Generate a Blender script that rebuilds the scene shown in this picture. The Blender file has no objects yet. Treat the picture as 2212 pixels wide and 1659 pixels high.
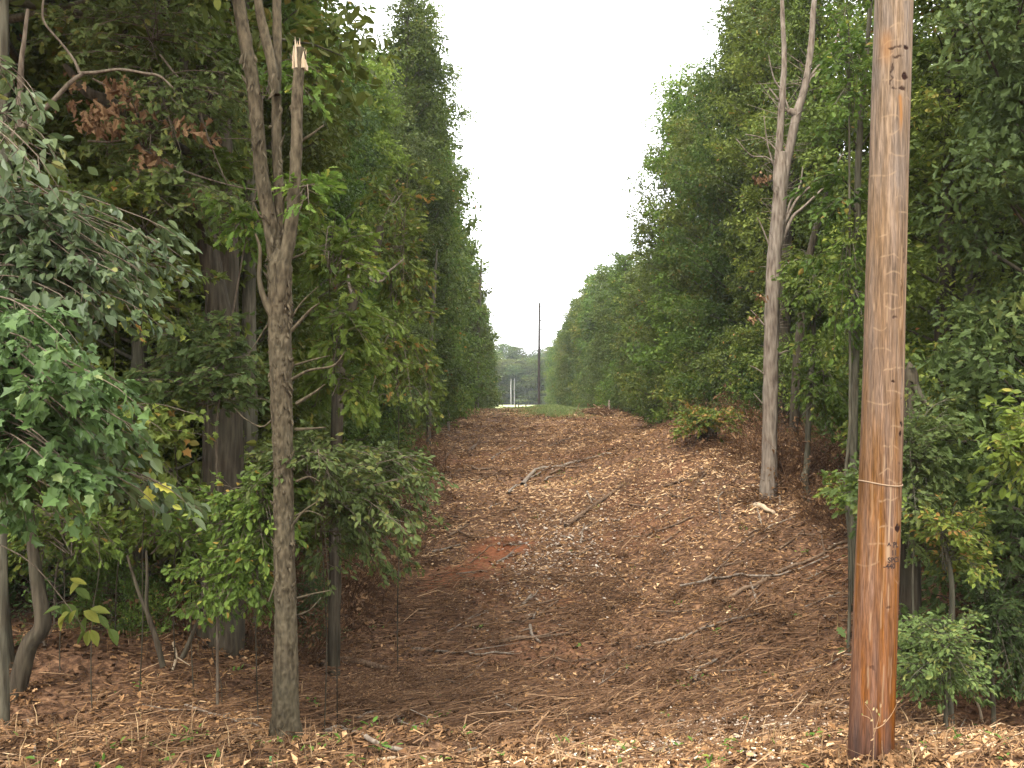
import bpy, math, random
import numpy as np
from mathutils import Vector

C = bpy.context.scene
COL = C.collection
# ------------------------------------------------------------------ camera
CAM_Z = 2.5
F_PX = 1916.0                       # focal length, in pixels of a 2212 px wide view
PITCH = math.atan(34.5 / F_PX)
cd = bpy.data.cameras.new('camera')
cd.sensor_width = 36.0
cd.lens = 36.0 * F_PX / 2212.0
cd.clip_start, cd.clip_end = 0.05, 3000
cam = bpy.data.objects.new('camera', cd)
cam.location = (0, 0, CAM_Z)
cam.rotation_euler = (math.pi / 2 + PITCH, 0, 0)
COL.objects.link(cam)
C.camera = cam
# ------------------------------------------------------------------ sky, sun, exposure
SUN_ELEV, SUN_AZ = math.radians(58), math.radians(205)     # azimuth clockwise from +Y: behind the camera, to its left
w = bpy.data.worlds.new('World')
C.world = w
w.use_nodes = True
nt = w.node_tree
nt.nodes.clear()
sky = nt.nodes.new('ShaderNodeTexSky')
sky.sky_type = 'NISHITA'
sky.sun_disc = False
sky.sun_elevation = SUN_ELEV
sky.sun_rotation = SUN_AZ
sky.dust_density = 4.0
mx = nt.nodes.new('ShaderNodeMix')
mx.data_type = 'RGBA'
mx.inputs['Factor'].default_value = 0.86                    # thin white overcast over the blue
mx.inputs[7].default_value = (10.5, 10.6, 10.7, 1)
bg = nt.nodes.new('ShaderNodeBackground')
bg.inputs['Strength'].default_value = 0.12
wo = nt.nodes.new('ShaderNodeOutputWorld')
nt.links.new(sky.outputs['Color'], mx.inputs[6])
nt.links.new(mx.outputs[2], bg.inputs['Color'])
nt.links.new(bg.outputs['Background'], wo.inputs['Surface'])
sd = bpy.data.lights.new('sun', 'SUN')
sd.energy = 1.3
sd.angle = math.radians(14)
sd.color = (1.0, 0.96, 0.9)
sun = bpy.data.objects.new('sun', sd)
sv = Vector((math.sin(SUN_AZ) * math.cos(SUN_ELEV), math.cos(SUN_AZ) * math.cos(SUN_ELEV), math.sin(SUN_ELEV)))
sun.rotation_euler = sv.to_track_quat('Z', 'Y').to_euler()
sun.location = sv * 60
COL.objects.link(sun)
C.view_settings.view_transform = 'Standard'
C.view_settings.look = 'None'
C.view_settings.gamma = 1.0
C.view_settings.exposure = 1.86
C.cycles.use_denoising = True
C.cycles.denoising_prefilter = 'NONE'
C.cycles.denoising_quality = 'HIGH'
C.cycles.max_bounces = 8
C.cycles.diffuse_bounces = 6
C.cycles.glossy_bounces = 2
C.cycles.transmission_bounces = 5
C.cycles.transparent_max_bounces = 4
C.cycles.volume_bounces = 0
C.cycles.caustics_reflective = False
C.cycles.caustics_refractive = False

# ------------------------------------------------------------------ helpers
R0 = np.random.default_rng(7)


def at(px, py, d):
    """world point seen at pixel (px, py) of the 2212 x 1659 view, at world depth y = d"""
    x = (px - 1106.0) / F_PX
    z = -(py - 829.5) / F_PX
    c, s = math.cos(PITCH), math.sin(PITCH)
    yy, zz = c - s * z, s + c * z
    return np.array([x / yy * d, d, CAM_Z + zz / yy * d])


def pix(d):
    return d / F_PX


def hash3(ix, iy, iz):
    h = (ix * 374761393 + iy * 668265263 + iz * 1274126177) & 0xffffffff
    h = ((h ^ (h >> 13)) * 1274126177) & 0xffffffff
    return ((h ^ (h >> 16)) & 0xffff) / 65535.0


def vnoise(x, y, z=0.0):
    x, y, z = np.broadcast_arrays(np.asarray(x, float), np.asarray(y, float), np.asarray(z, float))
    xf, yf, zf = np.floor(x), np.floor(y), np.floor(z)
    ix, iy, iz = xf.astype(np.int64), yf.astype(np.int64), zf.astype(np.int64)
    u, v, t = x - xf, y - yf, z - zf
    u, v, t = u * u * (3 - 2 * u), v * v * (3 - 2 * v), t * t * (3 - 2 * t)
    r = 0
    for dx in (0, 1):
        for dy in (0, 1):
            for dz in (0, 1):
                r = r + hash3(ix + dx, iy + dy, iz + dz) * (u if dx else 1 - u) * (v if dy else 1 - v) * (t if dz else 1 - t)
    return r * 2 - 1


def fbm(x, y, z=0.0, o=4):
    r, a = 0, 1.0
    for k in range(o):
        r = r + a * vnoise(x * 2 ** k + 17.3 * k, y * 2 ** k + 5.1 * k, z * 2 ** k)
        a *= 0.5
    return r


def sst(x, a, b):
    t = np.clip((x - a) / (b - a), 0, 1)
    return t * t * (3 - 2 * t)


PY = np.array([-60, -8, 0, 4, 6, 7, 9, 12, 14, 17, 20, 25, 32, 40, 50, 58, 64, 75, 100, 150, 250, 500, 1500], float)
PZ = np.array([0.8, 0.8, 0.7, 0.3, 0.0, -0.18, -0.85, -1.5, -1.62, -1.36, -0.95, -0.2, 0.35, 0.95, 1.5, 1.80, 1.82, 1.6, 1.1, 0.85, 1.1, 1.5, 2.0])


def ground_z(x, y):
    x, y = np.asarray(x, float), np.asarray(y, float)
    z = np.interp(y, PY, PZ)
    near = 1 - sst(y, 70, 120)
    z = z + 1.75 * sst(x, 0.8, 6.0) * sst(y, 7.5, 15) * (1 - sst(y, 27, 40))
    z = z - 0.75 * sst(x, 4.0, 5.4) * sst(y, 6.9, 8.2) * (1 - sst(y, 9.5, 13))
    z = z + 1.0 * sst(-x, 1.2, 5.5) * sst(y, 7.5, 11) * (1 - sst(y, 30, 45))
    z = z - 0.25 * sst(-x, 0.5, 3.0) * sst(y, 10, 14) * (1 - sst(y, 20, 28))
    z = z + near * (0.16 * fbm(x * 0.22, y * 0.22, 3.0, 3) + 0.075 * fbm(x * 1.1, y * 1.1, 1.0, 3))
    row = x * 0.82 - y * 0.57
    z = z + near * 0.035 * fbm(row * 2.4, (x * 0.57 + y * 0.82) * 0.35, 6.0, 2)
    z = z + 0.025 * fbm(x * 4.2, y * 4.2, 2.0, 2) * (1 - sst(y, 25, 40))
    return z


def on_ground(px, py, d0=4.0, d1=160.0):
    """where the sight line through (px, py) first meets the ground"""
    ds = np.geomspace(d0, d1, 3000)
    p = np.array([at(px, py, 1.0)])
    dirv = p[0] - np.array([0, 0, CAM_Z])
    xs, zs = dirv[0] * ds, CAM_Z + dirv[2] * ds
    hit = np.nonzero(zs < ground_z(xs, ds))[0]
    d = ds[hit[0]] if len(hit) else d1
    x = dirv[0] * d
    return np.array([x, d, float(ground_z(x, d))])


# ---- mesh building
def mesh_from(name, V, loops, starts, mat, smooth=False, attrs=None):
    me = bpy.data.meshes.new(name)
    V = np.asarray(V, np.float32)
    loops = np.asarray(loops, np.int32)
    starts = np.asarray(starts, np.int32)
    me.vertices.add(len(V))
    me.vertices.foreach_set('co', V.ravel())
    me.loops.add(len(loops))
    me.loops.foreach_set('vertex_index', loops)
    me.polygons.add(len(starts))
    me.polygons.foreach_set('loop_start', starts)
    me.polygons.foreach_set('use_smooth', np.full(len(starts), smooth, bool))
    for k, (dom, val) in (attrs or {}).items():
        a = me.attributes.new(k, 'FLOAT', dom)
        a.data.foreach_set('value', np.asarray(val, np.float32))
    me.materials.append(mat)
    me.update(calc_edges=True)
    return me


class Acc:
    """collects pieces (vertices, faces) into one mesh"""
    def __init__(s):
        s.V, s.L, s.S, s.T, s.nv, s.nl = [], [], [], [], 0, 0

    def add(s, V, faces, tint=0.5):
        """faces: (n, k) index array, all of one size"""
        faces = np.asarray(faces, np.int64)
        n, k = faces.shape
        s.V.append(np.asarray(V, float))
        s.L.append((faces + s.nv).ravel())
        s.S.append(s.nl + np.arange(n) * k)
        s.T.append(np.full(n, tint, float) if np.isscalar(tint) else np.asarray(tint, float))
        s.nv += len(V)
        s.nl += n * k

    def build(s, name, mat, smooth=False):
        return mesh_from(name, np.concatenate(s.V), np.concatenate(s.L), np.concatenate(s.S), mat, smooth,
                         {'tint': ('FACE', np.concatenate(s.T))})


def unit(v):
    return v / np.maximum(np.linalg.norm(v, axis=-1, keepdims=True), 1e-9)


def catmull(P, n):
    P = np.asarray(P, float)
    if len(P) == 2:
        t = np.linspace(0, 1, n)[:, None]
        return P[0] * (1 - t) + P[1] * t
    Q = np.vstack([2 * P[0] - P[1], P, 2 * P[-1] - P[-2]])
    seg = np.linalg.norm(np.diff(P, axis=0), axis=1)
    cum = np.concatenate([[0], np.cumsum(seg)])
    s = np.linspace(0, cum[-1], n)
    i = np.clip(np.searchsorted(cum, s, 'right') - 1, 0, len(P) - 2)
    t = ((s - cum[i]) / np.maximum(seg[i], 1e-9))[:, None]
    a, b, c, d = Q[i], Q[i + 1], Q[i + 2], Q[i + 3]
    return 0.5 * (2 * b + (c - a) * t + (2 * a - 5 * b + 4 * c - d) * t ** 2 + (3 * b - a - 3 * c + d) * t ** 3)


def tube(acc, P, rad, sides=6, tint=0.5, rough=0.0, rfreq=(9, 2.2), seed=0.0, cap=True, flare=None):
    P = np.asarray(P, float)
    n = len(P)
    rad = np.broadcast_to(np.asarray(rad, float), (n,))
    T = unit(np.gradient(P, axis=0))
    d = unit(P[-1] - P[0])
    ref = np.eye(3)[np.argmin(np.abs(d))]
    U = unit(np.cross(T, ref))
    W = np.cross(T, U)
    th = np.arange(sides) / sides * 2 * math.pi
    rr = np.repeat(rad[:, None], sides, 1)
    if rough:
        rr = rr * (1 - 0.4 * rough)
        s = np.concatenate([[0], np.cumsum(np.linalg.norm(np.diff(P, axis=0), axis=1))])
        c1, c2 = np.cos(th)[None] * rfreq[0] * 0.16, np.sin(th)[None] * rfreq[0] * 0.16
        k = fbm(c1 * 2 + 0 * s[:, None] + seed, c2 * 2 + 0 * s[:, None], s[:, None] * rfreq[1], 3)
        rdg = 1 - np.abs(vnoise(c1 * 3.4 + seed + 9, c2 * 3.4, s[:, None] * rfreq[1] * 1.5)) * 2
        rr = rr * (1 + rough * (0.55 * k + 0.55 * rdg))
        rr = rr * (1 + 0.07 * fbm(c1 * 0.5 + seed, c2 * 0.5, s[:, None] * 1.6 + seed, 2))
    V = P[:, None] + rr[..., None] * (np.cos(th)[None, :, None] * U[:, None] + np.sin(th)[None, :, None] * W[:, None])
    V = V.reshape(-1, 3)
    i, j = np.meshgrid(np.arange(n - 1), np.arange(sides), indexing='ij')
    j2 = (j + 1) % sides
    Fq = np.stack([i * sides + j, i * sides + j2, (i + 1) * sides + j2, (i + 1) * sides + j], -1).reshape(-1, 4)
    acc.add(V, Fq, tint)
    if cap:
        base = (n - 1) * sides
        tip = len(V)
        # small closing cone
        acc.add(np.vstack([V[base:base + sides], P[-1] + T[-1] * rad[-1] * 0.5]), np.stack([np.arange(sides), (np.arange(sides) + 1) % sides, np.full(sides, sides)], -1), tint)


def prisms(acc, A, B, ra, rb, tint):
    """many thin three-sided sticks at once"""
    A, B = np.asarray(A, float), np.asarray(B, float)
    N = len(A)
    if N == 0:
        return
    D = unit(B - A)
    ref = np.where(np.abs(D[:, 2:3]) > 0.8, np.array([[1.0, 0, 0]]), np.array([[0, 0, 1.0]]))
    U = unit(np.cross(D, ref))
    W = np.cross(D, U)
    V = np.zeros((N, 6, 3))
    for k in range(3):
        a = k * 2 * math.pi / 3
        o = math.cos(a) * U + math.sin(a) * W
        V[:, k] = A + o * np.reshape(ra, (-1, 1))
        V[:, 3 + k] = B + o * np.reshape(rb, (-1, 1))
    f = np.array([[0, 1, 4, 3], [1, 2, 5, 4], [2, 0, 3, 5]])
    Fq = (np.arange(N)[:, None, None] * 6 + f[None]).reshape(-1, 4)
    acc.add(V.reshape(-1, 3), Fq, np.repeat(np.broadcast_to(np.asarray(tint, float), (N,)), 3))


# leaf outlines: right half, base to tip
SHAPES = {
    'ovate': [(0.17, 0.18), (0.27, 0.42), (0.22, 0.68), (0.09, 0.89)],
    'lance': [(0.13, 0.2), (0.18, 0.5), (0.1, 0.8)],
    'oak': [(0.06, 0.1), (0.2, 0.24), (0.12, 0.35), (0.33, 0.52), (0.16, 0.6), (0.25, 0.8), (0.09, 0.85)],
    'maple': [(0.12, 0.02), (0.36, 0.1), (0.27, 0.3), (0.45, 0.56), (0.2, 0.64)],
    'rhomb': [(0.3, 0.5)],
    'small': [(0.26, 0.35), (0.2, 0.75)],
}


def leaf_arrays(pos, axis, nrm, size, shape, fold=0.12, curl=0.22):
    h = SHAPES[shape]
    k = len(h)
    T = [(0, 0)] + [(-x, y) for x, y in h] + [(0, 1)] + [(x, y) for x, y in reversed(h)]
    T = np.array(T, float)
    nv = len(T)
    N = len(pos)
    fr_ = R0.uniform(0.2, 2.4, (N, 1)) * fold
    cu_ = R0.uniform(-0.4, 2.2, (N, 1)) * curl
    tz = fr_ * np.abs(T[None, :, 0]) * 2 - cu_ * T[None, :, 1] ** 2
    wf_ = R0.uniform(0.75, 1.2, (N, 1, 1))
    axis = unit(axis)
    side = unit(np.cross(axis, nrm))
    n = np.cross(side, axis)
    size = np.reshape(size, (-1, 1, 1))
    V = pos[:, None] + size * (T[None, :, 0:1] * wf_ * side[:, None] + T[None, :, 1:2] * axis[:, None] + tz[..., None] * n[:, None])
    fl = list(range(0, k + 2))
    fr = [0] + list(range(k + 1, nv))
    f = np.array([fl, fr])
    Fq = (np.arange(N)[:, None, None] * nv + f[None]).reshape(-1, k + 2)
    return V.reshape(-1, 3), Fq


def add_leaves(acc, pos, axis, nrm, size, shape, tint, **k):
    V, Fq = leaf_arrays(pos, axis, nrm, size, shape, **k)
    acc.add(V, Fq, np.repeat(tint, 2))


def link(name, data, parent=None, loc=None):
    o = bpy.data.objects.new(name, data)
    COL.objects.link(o)
    if parent is not None:
        o.parent = parent
    if loc is not None:
        o.location = loc
    return o


def tag(o, label=None, cat=None, group=None, kind=None):
    for k, v in (('label', label), ('category', cat), ('group', group), ('kind', kind)):
        if v:
            o[k] = v
    return o


def thing(name, label, cat, loc=(0, 0, 0), group=None):
    return tag(link(name, None, None, loc), label, cat, group)


def dup(root, loc, rz=0.0, sc=1.0, label=None, group=None):
    r = root.copy()
    COL.objects.link(r)
    r.location = loc
    r.rotation_euler = (0, 0, rz)
    r.scale = sc if hasattr(sc, '__len__') else (sc, sc, sc)
    if label:
        r['label'] = label
    if group:
        r['group'] = group
    for ch in list(root.children):
        c = ch.copy()
        COL.objects.link(c)
        c.parent = r
        for g in list(ch.children):
            e = g.copy()
            COL.objects.link(e)
            e.parent = c
    return r


# ------------------------------------------------------------------ materials
def new_mat(name):
    m = bpy.data.materials.new(name)
    m.use_nodes = True
    n = m.node_tree.nodes
    n.clear()
    out = n.new('ShaderNodeOutputMaterial')
    return m, n, m.node_tree.links, out


def ramp(n, stops):
    r = n.new('ShaderNodeValToRGB')
    e = r.color_ramp.elements
    while len(e) < len(stops):
        e.new(0.5)
    for k, (p, c) in enumerate(stops):
        e[k].position = p
        e[k].color = (*c, 1)
    return r


def leaf_mat(name, stops, transl=0.32, rough=0.6, spec=0.18, vary=0.34, hue=0.028):
    m, n, l, out = new_mat(name)
    a = n.new('ShaderNodeAttribute')
    a.attribute_name = 'tint'
    r = ramp(n, stops)
    l.new(a.outputs['Fac'], r.inputs['Fac'])
    oi = n.new('ShaderNodeObjectInfo')
    mr = n.new('ShaderNodeMapRange')
    mr.inputs['To Min'].default_value = 1 - vary
    mr.inputs['To Max'].default_value = 1 + vary
    l.new(oi.outputs['Random'], mr.inputs['Value'])
    wn = n.new('ShaderNodeTexWhiteNoise')
    wn.noise_dimensions = '1D'
    l.new(oi.outputs['Random'], wn.inputs['W'])
    mh = n.new('ShaderNodeMapRange')
    mh.inputs['To Min'].default_value = 0.5 - hue
    mh.inputs['To Max'].default_value = 0.5 + hue * 0.7
    l.new(wn.outputs['Value'], mh.inputs['Value'])
    hs = n.new('ShaderNodeHueSaturation')
    l.new(mr.outputs['Result'], hs.inputs['Value'])
    l.new(mh.outputs['Result'], hs.inputs['Hue'])
    l.new(r.outputs['Color'], hs.inputs['Color'])
    p = n.new('ShaderNodeBsdfPrincipled')
    p.inputs['Roughness'].default_value = rough
    p.inputs['Specular IOR Level'].default_value = spec
    l.new(hs.outputs['Color'], p.inputs['Base Color'])
    t = n.new('ShaderNodeBsdfTranslucent')
    l.new(hs.outputs['Color'], t.inputs['Color'])
    mix = n.new('ShaderNodeMixShader')
    mix.inputs['Fac'].default_value = transl
    l.new(p.outputs[0], mix.inputs[1])
    l.new(t.outputs[0], mix.inputs[2])
    l.new(mix.outputs[0], out.inputs['Surface'])
    return m


def tint_mat(name, stops, rough=0.9, spec=0.06, bump=0.0, scale=60.0, vary=0.0):
    m, n, l, out = new_mat(name)
    a = n.new('ShaderNodeAttribute')
    a.attribute_name = 'tint'
    r = ramp(n, stops)
    l.new(a.outputs['Fac'], r.inputs['Fac'])
    src = r.outputs['Color']
    p = n.new('ShaderNodeBsdfPrincipled')
    p.inputs['Roughness'].default_value = rough
    p.inputs['Specular IOR Level'].default_value = spec
    tc = n.new('ShaderNodeTexCoord')
    nz = n.new('ShaderNodeTexNoise')
    nz.inputs['Scale'].default_value = scale
    nz.inputs['Detail'].default_value = 4
    l.new(tc.outputs['Object'], nz.inputs['Vector'])
    mr = n.new('ShaderNodeMapRange')
    mr.inputs['From Min'].default_value = 0.3
    mr.inputs['From Max'].default_value = 0.7
    mr.inputs['To Min'].default_value = 0.7
    mr.inputs['To Max'].default_value = 1.3
    l.new(nz.outputs['Fac'], mr.inputs['Value'])
    hs = n.new('ShaderNodeHueSaturation')
    l.new(src, hs.inputs['Color'])
    l.new(mr.outputs['Result'], hs.inputs['Value'])
    l.new(hs.outputs['Color'], p.inputs['Base Color'])
    if bump:
        b = n.new('ShaderNodeBump')
        b.inputs['Strength'].default_value = bump
        b.inputs['Distance'].default_value = 0.01
        l.new(nz.outputs['Fac'], b.inputs['Height'])
        l.new(b.outputs['Normal'], p.inputs['Normal'])
    l.new(p.outputs[0], out.inputs['Surface'])
    return m


def bark_mat(name, dark, mid, light, zs=3.0, xs=26.0, lichen=None):
    m, n, l, out = new_mat(name)
    tc = n.new('ShaderNodeTexCoord')
    mp = n.new('ShaderNodeMapping')
    mp.inputs['Scale'].default_value = (xs, xs, zs)
    l.new(tc.outputs['Object'], mp.inputs['Vector'])
    nz = n.new('ShaderNodeTexNoise')
    nz.inputs['Scale'].default_value = 1.0
    nz.inputs['Detail'].default_value = 6
    nz.inputs['Roughness'].default_value = 0.65
    nz.inputs['Distortion'].default_value = 0.4
    l.new(mp.outputs[0], nz.inputs['Vector'])
    vo = n.new('ShaderNodeTexVoronoi')
    vo.inputs['Scale'].default_value = 1.1
    l.new(mp.outputs[0], vo.inputs['Vector'])
    mm = n.new('ShaderNodeMath')
    mm.operation = 'MULTIPLY_ADD'
    mm.inputs[1].default_value = 0.45
    l.new(vo.outputs['Distance'], mm.inputs[0])
    l.new(nz.outputs['Fac'], mm.inputs[2])
    r = ramp(n, [(0.35, dark), (0.62, mid), (0.95, light)])
    l.new(mm.outputs[0], r.inputs['Fac'])
    big = n.new('ShaderNodeTexNoise')
    big.inputs['Scale'].default_value = 2.3
    big.inputs['Detail'].default_value = 3
    l.new(tc.outputs['Object'], big.inputs['Vector'])
    mr = n.new('ShaderNodeMapRange')
    mr.inputs['From Min'].default_value = 0.35
    mr.inputs['From Max'].default_value = 0.68
    l.new(big.outputs['Fac'], mr.inputs['Value'])
    mixc = n.new('ShaderNodeMix')
    mixc.data_type = 'RGBA'
    mixc.inputs[7].default_value = (*(lichen or light), 1)
    mlt = n.new('ShaderNodeMath')
    mlt.operation = 'MULTIPLY'
    mlt.inputs[1].default_value = 0.4
    l.new(mr.outputs[0], mlt.inputs[0])
    l.new(mlt.outputs[0], mixc.inputs['Factor'])
    l.new(r.outputs['Color'], mixc.inputs[6])
    p = n.new('ShaderNodeBsdfPrincipled')
    p.inputs['Roughness'].default_value = 0.9
    p.inputs['Specular IOR Level'].default_value = 0.15
    l.new(mixc.outputs[2], p.inputs['Base Color'])
    b = n.new('ShaderNodeBump')
    b.inputs['Strength'].default_value = 0.8
    b.inputs['Distance'].default_value = 0.012
    l.new(mm.outputs[0], b.inputs['Height'])
    l.new(b.outputs['Normal'], p.inputs['Normal'])
    l.new(p.outputs[0], out.inputs['Surface'])
    return m


M = {}
M['leaf_oak'] = leaf_mat('leaf_oak', [(0, (0.063, 0.091, 0.017)), (0.35, (0.088, 0.129, 0.022)), (0.7, (0.129, 0.176, 0.030)), (0.9, (0.174, 0.196, 0.033)), (1.0, (0.303, 0.151, 0.040))])
M['leaf_cool'] = leaf_mat('leaf_cool', [(0, (0.052, 0.079, 0.023)), (0.5, (0.085, 0.130, 0.035)), (0.85, (0.127, 0.172, 0.048)), (1.0, (0.173, 0.177, 0.041))])
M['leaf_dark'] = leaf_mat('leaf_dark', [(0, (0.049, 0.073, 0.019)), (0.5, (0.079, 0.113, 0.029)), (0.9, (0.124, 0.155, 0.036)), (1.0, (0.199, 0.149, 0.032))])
M['leaf_bright'] = leaf_mat('leaf_bright', [(0, (0.062, 0.104, 0.017)), (0.5, (0.095, 0.150, 0.022)), (0.9, (0.145, 0.196, 0.032)), (1.0, (0.276, 0.248, 0.042))], transl=0.38)
M['leaf_grey'] = leaf_mat('leaf_grey', [(0, (0.052, 0.080, 0.030)), (0.5, (0.083, 0.118, 0.044)), (0.85, (0.121, 0.155, 0.060)), (0.95, (0.146, 0.173, 0.060)), (1.0, (0.291, 0.255, 0.060))], vary=0.05, hue=0.004, spec=0.35, rough=0.45)
M['leaf_fresh'] = leaf_mat('leaf_fresh', [(0, (0.050, 0.090, 0.024)), (0.5, (0.078, 0.132, 0.034)), (0.85, (0.112, 0.175, 0.05)), (0.96, (0.15, 0.185, 0.06)), (1.0, (0.22, 0.17, 0.06))], vary=0.05, hue=0.004, spec=0.3, rough=0.5)
M['leaf_yellow'] = leaf_mat('leaf_yellow', [(0, (0.12, 0.16, 0.03)), (0.5, (0.2, 0.22, 0.04)), (1, (0.42, 0.38, 0.07))], transl=0.4)
M['leaf_dry'] = leaf_mat('leaf_dry', [(0, (0.10, 0.052, 0.026)), (0.5, (0.19, 0.105, 0.05)), (1, (0.32, 0.2, 0.10))], transl=0.2, spec=0.1, vary=0.1, hue=0.0)
M['leaf_far'] = leaf_mat('leaf_far', [(0, (0.061, 0.087, 0.021)), (0.6, (0.103, 0.140, 0.029)), (1.0, (0.161, 0.181, 0.038))])
M['bark_grey'] = bark_mat('bark_grey', (0.018, 0.014, 0.009), (0.057, 0.047, 0.030), (0.125, 0.108, 0.071), lichen=(0.100, 0.101, 0.067))
M['bark_snag'] = bark_mat('bark_snag', (0.011, 0.008, 0.005), (0.046, 0.034, 0.019), (0.119, 0.092, 0.055), zs=10, xs=28, lichen=(0.090, 0.077, 0.046))
M['bark_oak'] = bark_mat('bark_oak', (0.008, 0.007, 0.004), (0.033, 0.024, 0.015), (0.078, 0.061, 0.039), zs=2.2, xs=20, lichen=(0.050, 0.048, 0.028))
M['bark_dead'] = bark_mat('bark_dead', (0.033, 0.023, 0.016), (0.131, 0.095, 0.067), (0.275, 0.223, 0.166), zs=3.5, xs=18, lichen=(0.229, 0.196, 0.154))
M['bark_twig'] = bark_mat('bark_twig', (0.027, 0.019, 0.013), (0.076, 0.054, 0.037), (0.162, 0.130, 0.089), zs=8, xs=40)
M['bark_log'] = bark_mat('bark_log', (0.03, 0.018, 0.011), (0.09, 0.056, 0.034), (0.2, 0.135, 0.085), zs=6, xs=24)
M['wood_pale'] = bark_mat('wood_pale', (0.245, 0.140, 0.063), (0.420, 0.294, 0.168), (0.525, 0.420, 0.294), zs=4, xs=60)
M['twig'] = tint_mat('twig', [(0, (0.049, 0.026, 0.014)), (0.45, (0.131, 0.072, 0.038)), (0.8, (0.270, 0.167, 0.091)), (1, (0.425, 0.289, 0.166))])
M['litter'] = tint_mat('litter', [(0, (0.049, 0.027, 0.014)), (0.3, (0.146, 0.077, 0.036)), (0.6, (0.321, 0.181, 0.082)), (0.82, (0.489, 0.301, 0.150)), (1, (0.700, 0.492, 0.282))], scale=35)
M['stone'] = tint_mat('stone', [(0, (0.28, 0.2, 0.135)), (0.5, (0.44, 0.34, 0.25)), (1, (0.62, 0.54, 0.44))], scale=25, bump=0.5)
M['grass_green'] = leaf_mat('grass_green', [(0, (0.10, 0.13, 0.04)), (0.5, (0.15, 0.185, 0.055)), (0.85, (0.21, 0.235, 0.08)), (1, (0.32, 0.27, 0.13))], transl=0.25)
M['grass_dry'] = tint_mat('grass_dry', [(0, (0.085, 0.043, 0.022)), (0.5, (0.221, 0.133, 0.068)), (0.85, (0.357, 0.242, 0.128)), (1, (0.102, 0.133, 0.030))])


def ground_material():
    m, n, l, out = new_mat('earth')
    g = n.new('ShaderNodeNewGeometry')
    a = n.new('ShaderNodeTexNoise')
    a.inputs['Scale'].default_value = 9
    a.inputs['Detail'].default_value = 9
    a.inputs['Roughness'].default_value = 0.75
    l.new(g.outputs['Position'], a.inputs['Vector'])
    r = ramp(n, [(0.3, (0.03, 0.017, 0.010)), (0.47, (0.085, 0.045, 0.025)), (0.6, (0.185, 0.10, 0.052)), (0.78, (0.32, 0.19, 0.105))])
    l.new(a.outputs['Fac'], r.inputs['Fac'])
    v = n.new('ShaderNodeTexVoronoi')
    v.inputs['Scale'].default_value = 26
    l.new(g.outputs['Position'], v.inputs['Vector'])
    hs = n.new('ShaderNodeHueSaturation')
    mr = n.new('ShaderNodeMapRange')
    mr.inputs['To Min'].default_value = 0.55
    mr.inputs['To Max'].default_value = 1.45
    l.new(v.outputs['Color'], mr.inputs['Value'])
    l.new(mr.outputs[0], hs.inputs['Value'])
    l.new(r.outputs['Color'], hs.inputs['Color'])
    # bare red clay scrapes, kept as a mask on the mesh
    at_ = n.new('ShaderNodeAttribute')
    at_.attribute_name = 'clay'
    mc = n.new('ShaderNodeMix')
    mc.data_type = 'RGBA'
    cr = ramp(n, [(0.35, (0.13, 0.045, 0.02)), (0.65, (0.29, 0.105, 0.043))])
    l.new(a.outputs['Fac'], cr.inputs['Fac'])
    l.new(at_.outputs['Fac'], mc.inputs['Factor'])
    l.new(hs.outputs['Color'], mc.inputs[6])
    l.new(cr.outputs['Color'], mc.inputs[7])
    p = n.new('ShaderNodeBsdfPrincipled')
    p.inputs['Roughness'].default_value = 0.95
    p.inputs['Specular IOR Level'].default_value = 0.1
    l.new(mc.outputs[2], p.inputs['Base Color'])
    b = n.new('ShaderNodeBump')
    b.inputs['Strength'].default_value = 0.9
    b.inputs['Distance'].default_value = 0.03
    l.new(a.outputs['Fac'], b.inputs['Height'])
    l.new(b.outputs['Normal'], p.inputs['Normal'])
    l.new(p.outputs[0], out.inputs['Surface'])
    return m


def meadow_material():
    m, n, l, out = new_mat('meadow_grass')
    g = n.new('ShaderNodeNewGeometry')
    a = n.new('ShaderNodeTexNoise')
    a.inputs['Scale'].default_value = 0.6
    a.inputs['Detail'].default_value = 8
    l.new(g.outputs['Position'], a.inputs['Vector'])
    r = ramp(n, [(0.35, (0.3, 0.33, 0.12)), (0.65, (0.42, 0.43, 0.2))])
    l.new(a.outputs['Fac'], r.inputs['Fac'])
    p = n.new('ShaderNodeBsdfPrincipled')
    p.inputs['Roughness'].default_value = 0.95
    l.new(r.outputs['Color'], p.inputs['Base Color'])
    l.new(p.outputs[0], out.inputs['Surface'])
    return m


# ------------------------------------------------------------------ ground
def axis_pts(lo, hi, step, far, k=1.22):
    mid = list(np.arange(lo, hi, step))
    a, s = [lo], step
    while a[-1] > -far:
        s *= k
        a.append(a[-1] - s)
    b, s = [mid[-1]], step
    while b[-1] < far:
        s *= k
        b.append(b[-1] + s)
    return np.array(a[:0:-1] + mid + b[1:])


gx = axis_pts(-9, 10, 0.09, 560)
gy = axis_pts(3.0, 30, 0.09, 620, 1.06)
X, Y = np.meshgrid(gx, gy)
Z = ground_z(X, Y)
clay_c = on_ground(990, 1236)
clay_d = on_ground(1098, 1180)
clay_b = on_ground(1190, 1300)


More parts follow.
